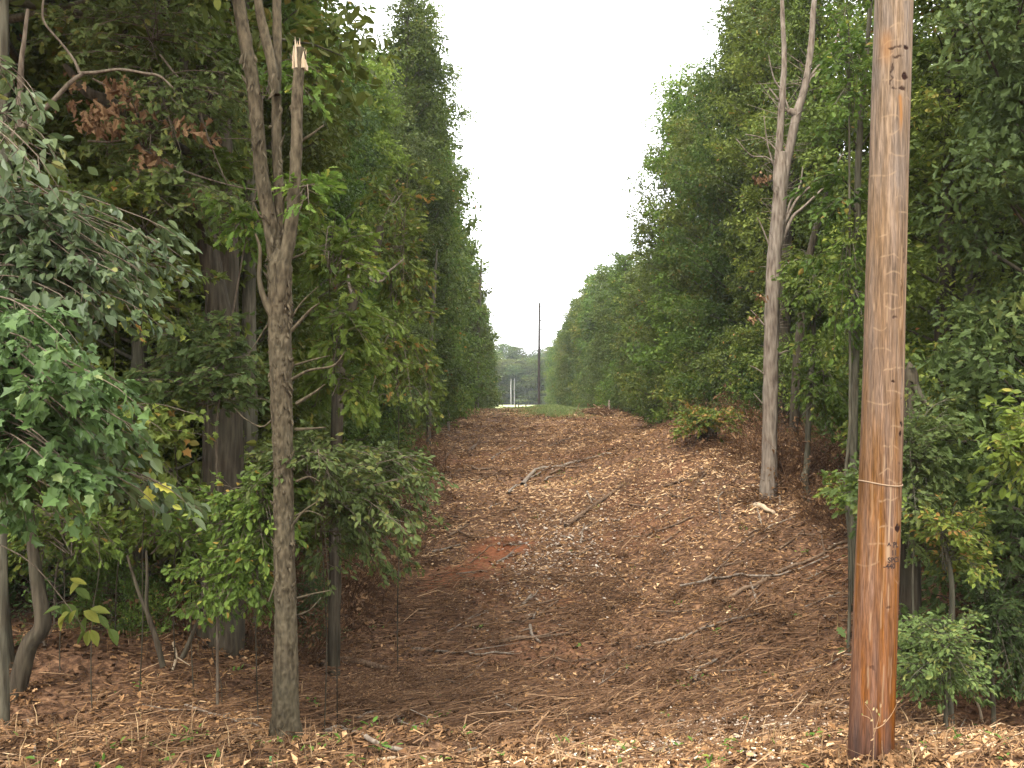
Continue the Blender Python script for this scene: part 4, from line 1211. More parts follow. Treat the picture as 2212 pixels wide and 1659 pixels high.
# understorey saplings along both edges
sp_spots = []
g = np.random.default_rng(53)
for y in np.arange(10, 46, 1.5):
    xl = -3.6 - max(0, (26 - y)) * 0.02
    sp_spots.append((xl - g.uniform(0.0, 1.0) - (1.3 if y < 16 else 0), y, 'left', 0.55))
    if y > 12:
        sp_spots.append((-5.5 - g.uniform(0, 3.0), y, 'left woods', 0.8))
    if y > 20:
        sp_spots.append((np.interp(y, [20, 26, 46], [7.0, 7.3, 7.3]) + g.uniform(0.1, 0.9), y, 'right', 0.5))
    if y > 13:
        sp_spots.append((np.interp(y, [13, 20, 46], [7.4, 9.0, 9.0]) + g.uniform(0, 3), y, 'right woods', 0.8))
for k, (x, y, where, sc_) in enumerate(sp_spots):
    H, ms = SAP[k % 5]
    z = float(ground_z(x, y))
    s_ = sc_ * g.uniform(0.7, 1.3)
    lab = {'left': 'leafy sapling growing at the foot of the left tree wall', 'left woods': 'shaded sapling under the trees of the left woods', 'right': 'leafy sapling growing at the foot of the right tree wall', 'right woods': 'shaded sapling under the trees of the right woods'}[where]
    tree_thing('sapling', ms, lab, 'sapling', (x, y, z - 0.05), g.uniform(0, 6.28), s_, {'left': 'saplings along the left wall', 'left woods': 'saplings in the left woods', 'right': 'saplings along the right wall', 'right woods': 'saplings in the right woods'}[where])
for y in np.arange(48, 140, 4.0):
    for side, x in (('left', -3.9), ('right', 7.6)):
        H, ms = SAP[int(g.integers(5))]
        x2 = x + g.uniform(-0.4, 0.4)
        tree_thing('sapling', ms, f'distant low bush at the foot of the {side} tree wall', 'bush', (x2, y, float(ground_z(x2, y)) - 0.1), g.uniform(0, 6.28), g.uniform(0.5, 0.95), f'distant bushes along the {side} wall')
nb = 0
for y in np.concatenate([np.arange(17.5, 48, 1.25), np.arange(48, 150, 2.6)]):
    for side, x in (('left', -4.35 if y > 22 else -4.9), ('right', np.interp(y, [17, 22, 30, 48], [8.4, 8.3, 8.0, 8.0]))):
        if side == 'right' and (y < 20 or abs(y - D5) < 1.0):
            continue
        H, ms = BUSH[int(g.integers(4))]
        x2 = x + g.uniform(-0.35, 0.35)
        tree_thing('bush', ms, f'dense leafy bush closing the foot of the {side} tree wall', 'bush', (x2, y, float(ground_z(x2, y)) - 0.05), g.uniform(0, 6.28), g.uniform(0.75, 1.25) * (1 if y < 48 else 1.2), f'bushes at the foot of the {side} wall')
for y in np.arange(11, 44, 1.9):
    for side, x in (('left', -6.5), ('right', 10.6)):
        for _ in range(2):
            H, ms = BUSH[int(g.integers(4))]
            x2 = x + (-1 if side == 'left' else 1) * g.uniform(0, 5.0)
            if side == 'left' and y < 14:
                x2 -= 1.5
            tree_thing('bush', ms, f'shaded undergrowth bush inside the {side} woods', 'bush', (x2, y, float(ground_z(x2, y)) - 0.05), g.uniform(0, 6.28), g.uniform(0.8, 1.5), f'undergrowth bushes of the {side} woods')
def brush_mesh(seed):
    rg_ = np.random.default_rng(seed)
    aw, al = Acc(), Acc()
    p0, p1, r0_, r1_ = [], [], [], []
    for _ in range(26):
        az, el, L = rg_.uniform(0, 6.28), rg_.uniform(0.25, 1.2), rg_.uniform(0.4, 1.15)
        b = np.array([rg_.normal() * 0.18, rg_.normal() * 0.18, -0.03])
        d = np.array([math.cos(az) * math.cos(el), math.sin(az) * math.cos(el), math.sin(el)])
        e = b + d * L
        m_ = (b + e) / 2 + rg_.normal(size=3) * 0.06
        for q0, q1, ra, rb in ((b, m_, 0.008, 0.006), (m_, e, 0.006, 0.002)):
            p0.append(q0); p1.append(q1); r0_.append(ra); r1_.append(rb)
        for _ in range(9):
            s_ = rg_.uniform(0.2, 1)
            q = b + (e - b) * s_
            d2 = unit(d + rg_.normal(size=3) * 0.75)
            e2 = q + d2 * rg_.uniform(0.1, 0.4)
            p0.append(q); p1.append(e2); r0_.append(0.0035); r1_.append(0.0015)
            if rg_.random() < 0.55:
                n_ = 3
                add_leaves(al, e2 + rg_.normal(size=(n_, 3)) * 0.03, rg_.normal(size=(n_, 3)) + [0, 0, -0.5], rg_.normal(size=(n_, 3)) + [0, 0, 0.5], rg_.uniform(0.03, 0.075, n_), 'ovate', rg_.uniform(0, 0.75, n_), fold=0.3, curl=0.4)
    prisms(aw, np.array(p0), np.array(p1), np.array(r0_), np.array(r1_), rg_.uniform(0, 0.45, len(p0)))
    return aw.build('brush_stems', M['twig']), al.build('brush_leaves', M['leaf_dry'])


BR = [brush_mesh(500 + k) for k in range(4)]
for k in range(64):
    if k % 2:
        y = g.uniform(12, 30)
        x = -2.9 + g.uniform(-0.9, 0.7) - (0.5 if y < 15 else 0)
        lab, grp = 'leafless dark brush with withered leaves on the left bank under the trees', 'dead brush on the left bank'
    else:
        y = g.uniform(13, 31)
        x = np.interp(y, [13, 18, 24, 31], [6.6, 6.2, 6.6, 7.0]) + g.uniform(-1.0, 1.2)
        lab, grp = 'leafless dark brush with withered leaves on the right bank by the dead tree', 'dead brush on the right bank'
    b = BR[k % 4]
    t = thing('dead_brush', lab, 'dead bush', (x, y, float(ground_z(x, y))), grp)
    t.rotation_euler = (0, 0, g.uniform(0, 6.28))
    t.scale = (g.uniform(0.7, 1.4),) * 3
    link('stems', b[0], t)
    link('withered_leaves', b[1], t)
for k in range(46):
    if k < 18:
        px, py = g.uniform(650, 900), g.uniform(1290, 1560)
    else:
        px, py = g.uniform(900, 1800), g.uniform(1050, 1520)
    q_ = on_ground(px, py)
    b = BR[k % 4]
    t = thing('brush_heap', 'flattened heap of dark cut brush ' + ('on the left gully rim by the snag' if k < 18 else 'on the open slope and gully floor'), 'brush', q_, 'cut brush heaps on the gully rim' if k < 18 else 'cut brush heaps on the open slope')
    t.rotation_euler = (0, 0, g.uniform(0, 6.28))
    f_ = g.uniform(0.55, 0.95)
    t.scale = (f_, f_, f_ * 0.3)
    link('stems', b[0], t)
    link('withered_leaves', b[1], t)
# low bushes and sprouts on the floor of the left woods
for k in range(20):
    x, y = g.uniform(-9.5, -3.0), g.uniform(11.0, 16)
    if x > -3.4 and y < 12.5:
        continue
    H, ms = BUSH[int(g.integers(4))]
    tree_thing('low_bush', ms, 'knee high bush on the shaded floor of the left woods', 'bush', (x, y, float(ground_z(x, y)) - 0.05), g.uniform(0, 6.28), g.uniform(0.2, 0.42), 'knee high bushes of the left woods')
# stump under the yellow-green bush
b = on_ground(1525, 952)
st = thing('stump', 'dark burnt looking stump under the yellow green bush', 'stump', b)
child('stub', stem_mesh('stump', np.array([b + [0, 0, -0.2], b + [0, 0, 0.05], b + [0.03, 0, 0.3], b + [0.02, 0, 0.45]]), [58, 48, 42, 38], D5, M['bark_oak'], 24, 0.05, 0.14, 150.0), st)

# ------------------------------------------------------------------ near utility pole
DP = 6.2


def pole_material():
    m, n, l, out = new_mat('pole_wood')
    tc = n.new('ShaderNodeTexCoord')
    sep = n.new('ShaderNodeSeparateXYZ')
    l.new(tc.outputs['Object'], sep.inputs[0])

    def streak(sx, sz, det=5, dist=0.3):
        mp = n.new('ShaderNodeMapping')
        mp.inputs['Scale'].default_value = (sx, sx, sz)
        l.new(tc.outputs['Object'], mp.inputs['Vector'])
        t = n.new('ShaderNodeTexNoise')
        t.inputs['Scale'].default_value = 1
        t.inputs['Detail'].default_value = det
        t.inputs['Roughness'].default_value = 0.62
        t.inputs['Distortion'].default_value = dist
        l.new(mp.outputs[0], t.inputs['Vector'])
        return t
    s1, s2, s3 = streak(38, 2.2), streak(11, 0.9), streak(150, 7, 3)
    # treated colour: red brown at the butt, tan and greyer with height
    h = n.new('ShaderNodeMapRange')
    h.inputs['From Max'].default_value = 5.6
    l.new(sep.outputs['Z'], h.inputs['Value'])
    wob = n.new('ShaderNodeMath')
    wob.operation = 'MULTIPLY_ADD'
    wob.inputs[1].default_value = 0.16
    l.new(s2.outputs['Fac'], wob.inputs[0])
    l.new(h.outputs[0], wob.inputs[2])
    base = ramp(n, [(0.05, (0.048, 0.020, 0.013)), (0.11, (0.088, 0.035, 0.016)), (0.18, (0.150, 0.058, 0.020)), (0.36, (0.168, 0.077, 0.030)), (0.55, (0.155, 0.09, 0.047)), (0.8, (0.17, 0.114, 0.070)), (1.0, (0.185, 0.128, 0.080))])
    l.new(wob.outputs[0], base.inputs['Fac'])
    mr = n.new('ShaderNodeMapRange')
    mr.inputs['From Min'].default_value = 0.3
    mr.inputs['From Max'].default_value = 0.72
    mr.inputs['To Min'].default_value = 0.55
    mr.inputs['To Max'].default_value = 1.4
    l.new(s1.outputs['Fac'], mr.inputs['Value'])
    hs = n.new('ShaderNodeHueSaturation')
    l.new(base.outputs['Color'], hs.inputs['Color'])
    l.new(mr.outputs[0], hs.inputs['Value'])
    sat = n.new('ShaderNodeMapRange')
    sat.inputs['From Min'].default_value = 0.3
    sat.inputs['From Max'].default_value = 0.7
    sat.inputs['To Min'].default_value = 0.65
    sat.inputs['To Max'].default_value = 1.2
    l.new(s2.outputs['Fac'], sat.inputs['Value'])
    l.new(sat.outputs[0], hs.inputs['Saturation'])
    f3 = n.new('ShaderNodeMapRange')
    f3.inputs['From Min'].default_value = 0.35
    f3.inputs['From Max'].default_value = 0.6
    f3.inputs['To Min'].default_value = 0.6
    f3.inputs['To Max'].default_value = 1.18
    l.new(s3.outputs['Fac'], f3.inputs['Value'])
    hs2 = n.new('ShaderNodeHueSaturation')
    l.new(hs.outputs['Color'], hs2.inputs['Color'])
    l.new(f3.outputs[0], hs2.inputs['Value'])
    col = hs2.outputs['Color']
    for nm, c in (('pale', (0.32, 0.22, 0.13)), ('amber', (0.26, 0.115, 0.03)), ('dark', (0.022, 0.010, 0.007))):
        a = n.new('ShaderNodeAttribute')
        a.attribute_name = nm
        mxx = n.new('ShaderNodeMix')
        mxx.data_type = 'RGBA'
        mxx.inputs[7].default_value = (*c, 1)
        l.new(a.outputs['Fac'], mxx.inputs['Factor'])
        l.new(col, mxx.inputs[6])
        col = mxx.outputs[2]
    p = n.new('ShaderNodeBsdfPrincipled')
    p.inputs['Roughness'].default_value = 0.95
    p.inputs['Specular IOR Level'].default_value = 0.08
    l.new(col, p.inputs['Base Color'])
    bm_ = n.new('ShaderNodeBump')
    bm_.inputs['Strength'].default_value = 0.5
    bm_.inputs['Distance'].default_value = 0.006
    l.new(s1.outputs['Fac'], bm_.inputs['Height'])
    l.new(bm_.outputs['Normal'], p.inputs['Normal'])
    l.new(p.outputs[0], out.inputs['Surface'])
    return m


def pole_cx(py):
    return np.interp(py, [-1700, 0, 300, 600, 900, 1200, 1400, 1640, 1700], [1980, 1931, 1922, 1914, 1906, 1896, 1889, 1880.5, 1879])


def pole_hw(py):
    return np.interp(py, [-1700, 0, 600, 1200, 1640, 1700], [33, 39.5, 41.5, 44.5, 46.5, 47])


NS, NZ = 260, 900
pys = np.concatenate([np.linspace(1690, -30, NZ), [-900, -1700]])
ctr = np.array([at(pole_cx(q), q, DP) for q in pys])
rr = pole_hw(pys) * pix(DP)
th = np.arange(NS) / NS * 2 * math.pi            # 0 faces the camera (-y)
TH, PYY = np.meshgrid(th, pys)
U_ = np.sin(TH)                                  # -1 left edge, +1 right edge, as seen from the camera
front = np.cos(TH)
zz = ctr[:, 2][:, None] + 0 * TH
rel = 0.010 * fbm(np.cos(TH) * 3, np.sin(TH) * 3, zz * 0.9, 3) + 0.006 * vnoise(np.cos(TH) * 14, np.sin(TH) * 14, zz * 3)
check = np.exp(-((U_ - 0.86 - 0.012 * np.sin(zz * 2.0)) / 0.05) ** 2) * (front > 0)       # the long drying crack down the right side
rel = rel - 0.075 * check
knots = [(1912, 826, 5, 4, 1), (1932, 915, 5, 6, 1), (1932, 935, 5, 6, 1), (1925, 1137, 8, 9, 1), (1938, 178, 10, 9, 1), (1939, 118, 8, 7, 1), (1917, 117, 14, 3, .8), (1921, 137, 13, 3, .75), (1910, 160, 3, 14, .8), (1909, 185, 2.5, 16, .7), (1915, 205, 6, 4, .7), (1930, 205, 9, 6, .9), (1914, 690, 5, 4, .7), (1902, 1302, 9, 2.5, .6), (1868, 1430, 5, 4, .5), (1933, 860, 3, 3, .5), (1868, 330, 3, 3, .3), (1925, 1000, 4, 3, .4), (1930, 620, 3, 16, .5), (1938, 560, 3, 20, .5)]
cxv, hwv = pole_cx(PYY), pole_hw(PYY)
PX = cxv + U_ * hwv
vis = front > 0
jx, jy = 3.0 * fbm(PX * 0.11, PYY * 0.11, 5.0, 3), 3.0 * fbm(PX * 0.11, PYY * 0.11, 9.0, 3)
dark = np.zeros_like(TH)
for kx, ky, wx, wy, s_ in knots:
    wx, wy = wx * 0.8, wy * 0.8
    d_ = np.hypot((PX + jx - kx) / wx, (PYY + jy - ky) / wy)
    dark = np.maximum(dark, s_ * (1 - sst(d_, 0.75, 1.3)))
pale = np.zeros_like(TH)
rk = np.random.default_rng(8)
for q in np.arange(20, 1280, 41.0):              # scalloped marks left by the peeling knife
    y0 = q + rk.uniform(-9, 9)
    u0, u1 = sorted(rk.uniform(-1, 1, 2))
    if u1 - u0 < 0.5:
        u0, u1 = u0 - 0.35, u1 + 0.35
    yy_ = y0 + 6 * fbm(U_ * 2.2, q * 0.37, 0.0, 2) + 7 * (np.abs((U_ - (u0 + u1) / 2) / (u1 - u0)) * 2) ** 2 * rk.choice([-1, 1])
    msk = sst(U_, u0, u0 + 0.1) * (1 - sst(U_, u1 - 0.1, u1))
    pale = np.maximum(pale, msk * np.exp(-((PYY - yy_) / 1.7) ** 2) * 0.65 * (0.6 + 0.4 * vnoise(U_ * 12, q, 0.0)))
for k in range(46):                              # torn vertical fibres
    x0, y0, L_ = rk.uniform(-0.95, 0.95), rk.uniform(0, 1500), rk.uniform(25, 110)
    dx_ = (U_ - x0 - 0.02 * vnoise(PYY * 0.05, k * 3.0, 0.0)) * hwv
    s_ = np.exp(-(dx_ / 1.3) ** 2) * sst(PYY, y0, y0 + 12) * (1 - sst(PYY, y0 + L_ - 12, y0 + L_)) * rk.uniform(0.25, 0.6)
    pale = np.maximum(pale, s_)
drip = np.exp(-((PX - np.interp(PYY, [1045, 1100, 1150, 1200], [1906, 1904, 1901, 1900])) / 1.6) ** 2) * sst(PYY, 1042, 1050) * (1 - sst(PYY, 1200, 1212)) * 0.85
drip2 = np.exp(-((PX - 1899.5) / 4.5) ** 2) * sst(PYY, 1168, 1176) * (1 - sst(PYY, 1200, 1208)) * 0.8
drip3 = np.exp(-((PX - 1906) / 1.5) ** 2) * sst(PYY, 940, 950) * (1 - sst(PYY, 995, 1010)) * 0.4
strip = np.exp(-((U_ - 0.73) / 0.05) ** 2) * sst(PYY, 380, 560) * (1 - sst(PYY, 900, 960)) * (0.5 + 0.4 * fbm(U_ * 8, PYY * 0.02, 1.0, 2))
strip2 = np.exp(-((U_ - 0.78) / 0.07) ** 2) * (1 - sst(PYY, 120, 320)) * 0.45
pale = np.clip(np.maximum.reduce([pale, drip, drip2, drip3, strip, strip2]), 0, 0.9) * vis
amber = np.exp(-((PX - 1926 - 3 * np.sin(PYY * 0.03)) / 3.5) ** 2) * sst(PYY, 212, 225) * (1 - sst(PYY, 260, 310)) * 0.85
amber = np.maximum(amber, np.exp(-((PX - 1902) / 10) ** 2) * sst(PYY, 60, 100) * (1 - sst(PYY, 120, 170)) * 0.5) * vis
dark = np.clip(dark * vis + check * 0.85, 0, 1)
rel = rel - 0.03 * dark * vis
Rr = rr[:, None] * (1 + rel)
V = np.stack([ctr[:, 0][:, None] + Rr * np.sin(TH), ctr[:, 1][:, None] - Rr * np.cos(TH), zz], -1)
pole_base = np.array([ctr[20, 0], DP, float(ground_z(ctr[20, 0], DP))])
i, j = np.meshgrid(np.arange(len(pys) - 1), np.arange(NS), indexing='ij')
Fp = np.stack([i * NS + j, i * NS + (j + 1) % NS, (i + 1) * NS + (j + 1) % NS, (i + 1) * NS + j], -1).reshape(-1, 4)
pm = mesh_from('pole_shaft', (V.reshape(-1, 3) - pole_base), Fp.ravel(), np.arange(len(Fp)) * 4, pole_material(), True,
               {'dark': ('POINT', dark.ravel()), 'pale': ('POINT', pale.ravel()), 'amber': ('POINT', amber.ravel())})
pole = thing('utility_pole', 'big weathered wooden utility pole in front, red brown at its foot', 'utility pole', pole_base)
link('shaft', pm, pole)
# twine round the pole
a = Acc()
tw = []
for t_ in np.linspace(0, 2 * math.pi, 90):
    py = 1043 + 3.5 * math.sin(t_) + 2.0 * math.sin(t_ * 2 + 1)
    c_ = at(pole_cx(py), py, DP)
    r_ = pole_hw(py) * pix(DP) * 1.012
    tw.append(c_ + np.array([r_ * math.sin(t_), -r_ * math.cos(t_), 0]))
tube(a, np.array(tw), 0.0048, 7, 0.9, 0.15, (20, 30), 3.0, False)
child('twine_band', a.build('twine_band', tint_mat('twine', [(0, (0.2, 0.135, 0.08)), (1, (0.27, 0.19, 0.12))], scale=300)), pole)
# burnt-in stamp
inkm, n_, l_, o_ = new_mat('burn_mark')
p_ = n_.new('ShaderNodeBsdfPrincipled')
p_.inputs['Base Color'].default_value = (0.025, 0.011, 0.006, 1)
p_.inputs['Roughness'].default_value = 0.9
l_.new(p_.outputs[0], o_.inputs['Surface'])
sv_, sf_, ns_ = [], [], 0
for txt, px, py, hpx in [('A', 1896, 1172, 7.5), ('PL', 1908, 1176, 12), ('I I', 1906, 1192, 11), ('SPC5', 1896, 1207, 11), ('-440', 1887, 1220, 11)]:
    px += 8
    fc = bpy.data.curves.new('stamp', 'FONT')
    fc.body = txt
    fc.size = hpx * pix(DP) * 1.38
    fc.offset = 0.0012
    fo = bpy.data.objects.new('stamp', fc)
    COL.objects.link(fo)
    dg = bpy.context.evaluated_depsgraph_get()
    me = fo.evaluated_get(dg).to_mesh()
    co = np.zeros(len(me.vertices) * 3)
    me.vertices.foreach_get('co', co)
    co = co.reshape(-1, 3)
    cx0 = pole_cx(py)
    base = at(cx0, py, DP)
    r_ = pole_hw(py) * pix(DP)
    s0 = math.asin((px - 6 - cx0) / pole_hw(py)) * r_
    ang = (s0 + co[:, 0]) / r_
    zc = base[2] + co[:, 1]
    rl = r_ * 1.016
    cxx = base[0] + (zc - base[2]) * 0.0
    pts = np.stack([cxx + rl * np.sin(ang), DP - rl * np.cos(ang), zc], 1)
    sv_.append(pts)
    for pl in me.polygons:
        sf_.append([v_ + ns_ for v_ in pl.vertices])
    ns_ += len(pts)
    bpy.data.objects.remove(fo)
lm_ = bpy.data.meshes.new('stamped_lettering')
lm_.from_pydata((np.concatenate(sv_) - pole_base).tolist(), [], sf_)
lm_.materials.append(inkm)
link('stamped_lettering', lm_, pole)

# ------------------------------------------------------------------ far pole and the wires
dark_wood = tint_mat('far_pole_wood', [(0, (0.035, 0.03, 0.027)), (1, (0.075, 0.062, 0.052))], scale=3)
metal = tint_mat('insulator_grey', [(0, (0.2, 0.2, 0.2)), (1, (0.3, 0.3, 0.3))], rough=0.5)
DF = 94.0
fb = at(1164, 884, DF)
fp = thing('utility_pole', 'slim dark utility pole standing far down the clearing', 'utility pole', fb)
a = Acc()
P = pxp([(1164, 900), (1164.3, 800), (1164.8, 700), (1165.2, 655)], DF)
tube(a, catmull(P, 12), np.linspace(0.15, 0.105, 12), 10, 0.5)
child('shaft', a.build('far_shaft', dark_wood, True), fp)
for q in [[(1165, 662), (1170, 661)], [(1165, 692), (1169, 692)], [(1165, 712), (1170, 712)]]:
    a = Acc()
    tube(a, np.vstack([at(*q[0], DF), at(*q[1], DF)]), 0.05, 6, 0.5)
    a2 = at(q[1][0], q[1][1], DF)
    tube(a, np.vstack([a2 + [0, 0, -0.1], a2 + [0, 0, 0.1]]), 0.09, 6, 0.8)
    child('bracket', a.build('bracket', metal), fp)
a = Acc()
a2 = at(1165.2, 655, DF)
tube(a, np.vstack([a2, a2 + [0, 0, 0.3]]), [0.07, 0.09], 6, 0.8)
child('insulator', a.build('top_insulator', metal), fp)
wm = tint_mat('wire_metal', [(0, (0.35, 0.35, 0.36)), (1, (0.4, 0.4, 0.41))], rough=0.4)
for lab, x0, x1, z0, z1, sag in [('left one of the two thin overhead wires crossing the sky', 2.93, fb[0] + 0.05, 11.9, a2[2] + 0.25, 0.9), ('right one of the two thin overhead wires crossing the sky', 3.5, fb[0] + 0.35, 11.9, a2[2] - 0.4, 0.9)]:
    t_ = np.linspace(0, 1, 60)
    P = np.stack([x0 + (x1 - x0) * t_, 4.0 + (DF - 4.0) * t_, z0 + (z1 - z0) * t_ - sag * 4 * t_ * (1 - t_)], 1)
    a = Acc()
    tube(a, P, 0.008, 5, 0.5, cap=False)
    tag(link('overhead_wire', a.build('overhead_wire', wm, True)), lab, 'wire', 'overhead wires')

# ------------------------------------------------------------------ fence posts, brush pile, pale trunks across the field
pw = tint_mat('post_wood', [(0, (0.16, 0.12, 0.09)), (1, (0.4, 0.32, 0.25))], scale=12)
for lab, x, y0, y1, wd, dd, tt in [('left one of three dark fence posts before the bright field', 1113, 893, 874, 3.4, 112, 0.0), ('middle one of three dark fence posts before the bright field', 1120.5, 893, 874, 3.4, 112, 0.05),
                                   ('right one of three dark fence posts before the bright field', 1136, 893, 875, 4, 112, 0.0), ('pale wooden stub post at the left edge of the clearing', 969, 932, 884, 6, 40, 0.9),
                                   ('grey wooden post by the brush pile at the right edge of the clearing', 1316, 893, 864, 4.2, 62, 0.6), ('tiny dark post left of the three fence posts', 1087, 888, 878, 2.2, 125, 0.1)]:
    b_, t_ = at(x, y0, dd), at(x, y1, dd)
    gz = float(ground_z(b_[0], dd))
    b_[2] = min(b_[2], gz - 0.1)
    a = Acc()
    tube(a, np.vstack([b_, b_ * 0.5 + t_ * 0.5 + [0.01, 0, 0], t_]), [wd * 0.5 * pix(dd), wd * 0.5 * pix(dd), wd * 0.42 * pix(dd)], 9, tt, 0.05)
    tag(link('fence_post', a.build('fence_post', pw, True)), lab, 'fence post')
for lab, x, wd in [('brighter left one of two bare white trunks across the field', 1103.5, 2.4), ('thinner right one of two bare white trunks across the field', 1111, 1.7)]:
    P = pxp([(x, 884), (x + 0.3, 860), (x - 0.2, 840), (x + 0.4, 818)], 246)
    a = Acc()
    tube(a, P, np.array([1.1, 1, 0.9, 0.7]) * wd * 0.5 * pix(246), 8, 0.95)
    tag(link('pale_trunk', a.build('pale_trunk', tint_mat('birch_bark', [(0, (0.17, 0.165, 0.15)), (1, (0.24, 0.23, 0.21))], scale=2), True)), lab, 'tree trunk')
bp = thing('brush_pile', 'heap of pale cut brush at the right edge of the grassy rise', 'brush pile', on_ground(1292, 893, 50, 80))
a = Acc()
g = np.random.default_rng(61)
n_ = 170
c0 = np.array(bp.location) + np.stack([g.normal(size=n_) * 0.55, g.normal(size=n_) * 0.35, np.abs(g.normal(size=n_)) * 0.12], 1)
dv = unit(np.stack([g.normal(size=n_), g.normal(size=n_) * 0.5, g.normal(size=n_) * 0.35], 1)) * g.uniform(0.2, 0.6, n_)[:, None]
prisms(a, c0 - dv, c0 + dv, np.full(n_, 0.025), np.full(n_, 0.012), g.uniform(0.2, 1.0, n_))
child('cut_sticks', a.build('cut_sticks', M['twig']), bp)

# ------------------------------------------------------------------ fallen branches
g = np.random.default_rng(67)


def fallen(label, pts, wpx, mat='bark_dead', name='fallen_branch', lift=0.02, forks=0, group=None):
    G = np.array([on_ground(*q) for q in pts])
    dd = G[:, 1].mean()
    n = max(8, int(np.linalg.norm(np.diff(G, axis=0), axis=1).sum() / 0.06))
    Q = catmull(G, n)
    rad_ = np.linspace(wpx * 0.5, wpx * 0.28, n) * pix(dd)
    Q[:, 2] = np.maximum(Q[:, 2], ground_z(Q[:, 0], Q[:, 1])) + rad_ * 0.5 + lift
    a = Acc()
    tube(a, Q, rad_, 9, 0.5, 0.14, (8, 3), float(pts[0][0]))
    for _ in range(forks):
        k = int(g.uniform(0.2, 0.9) * (n - 1))
        T = unit(Q[min(k + 1, n - 1)] - Q[max(k - 1, 0)])
        e = Q[k] + (T + np.array([g.normal() * 0.6, g.normal() * 0.6, g.uniform(0, 0.4)])) * g.uniform(0.12, 0.5)
        tube(a, np.vstack([Q[k], (Q[k] + e) / 2 + g.normal(size=3) * 0.02, e]), [rad_[k] * 0.6, rad_[k] * 0.4, rad_[k] * 0.2], 5, 0.5)
    o = link(name, a.build(name, M[mat], True))
    return tag(o, label, 'fallen branch', group)


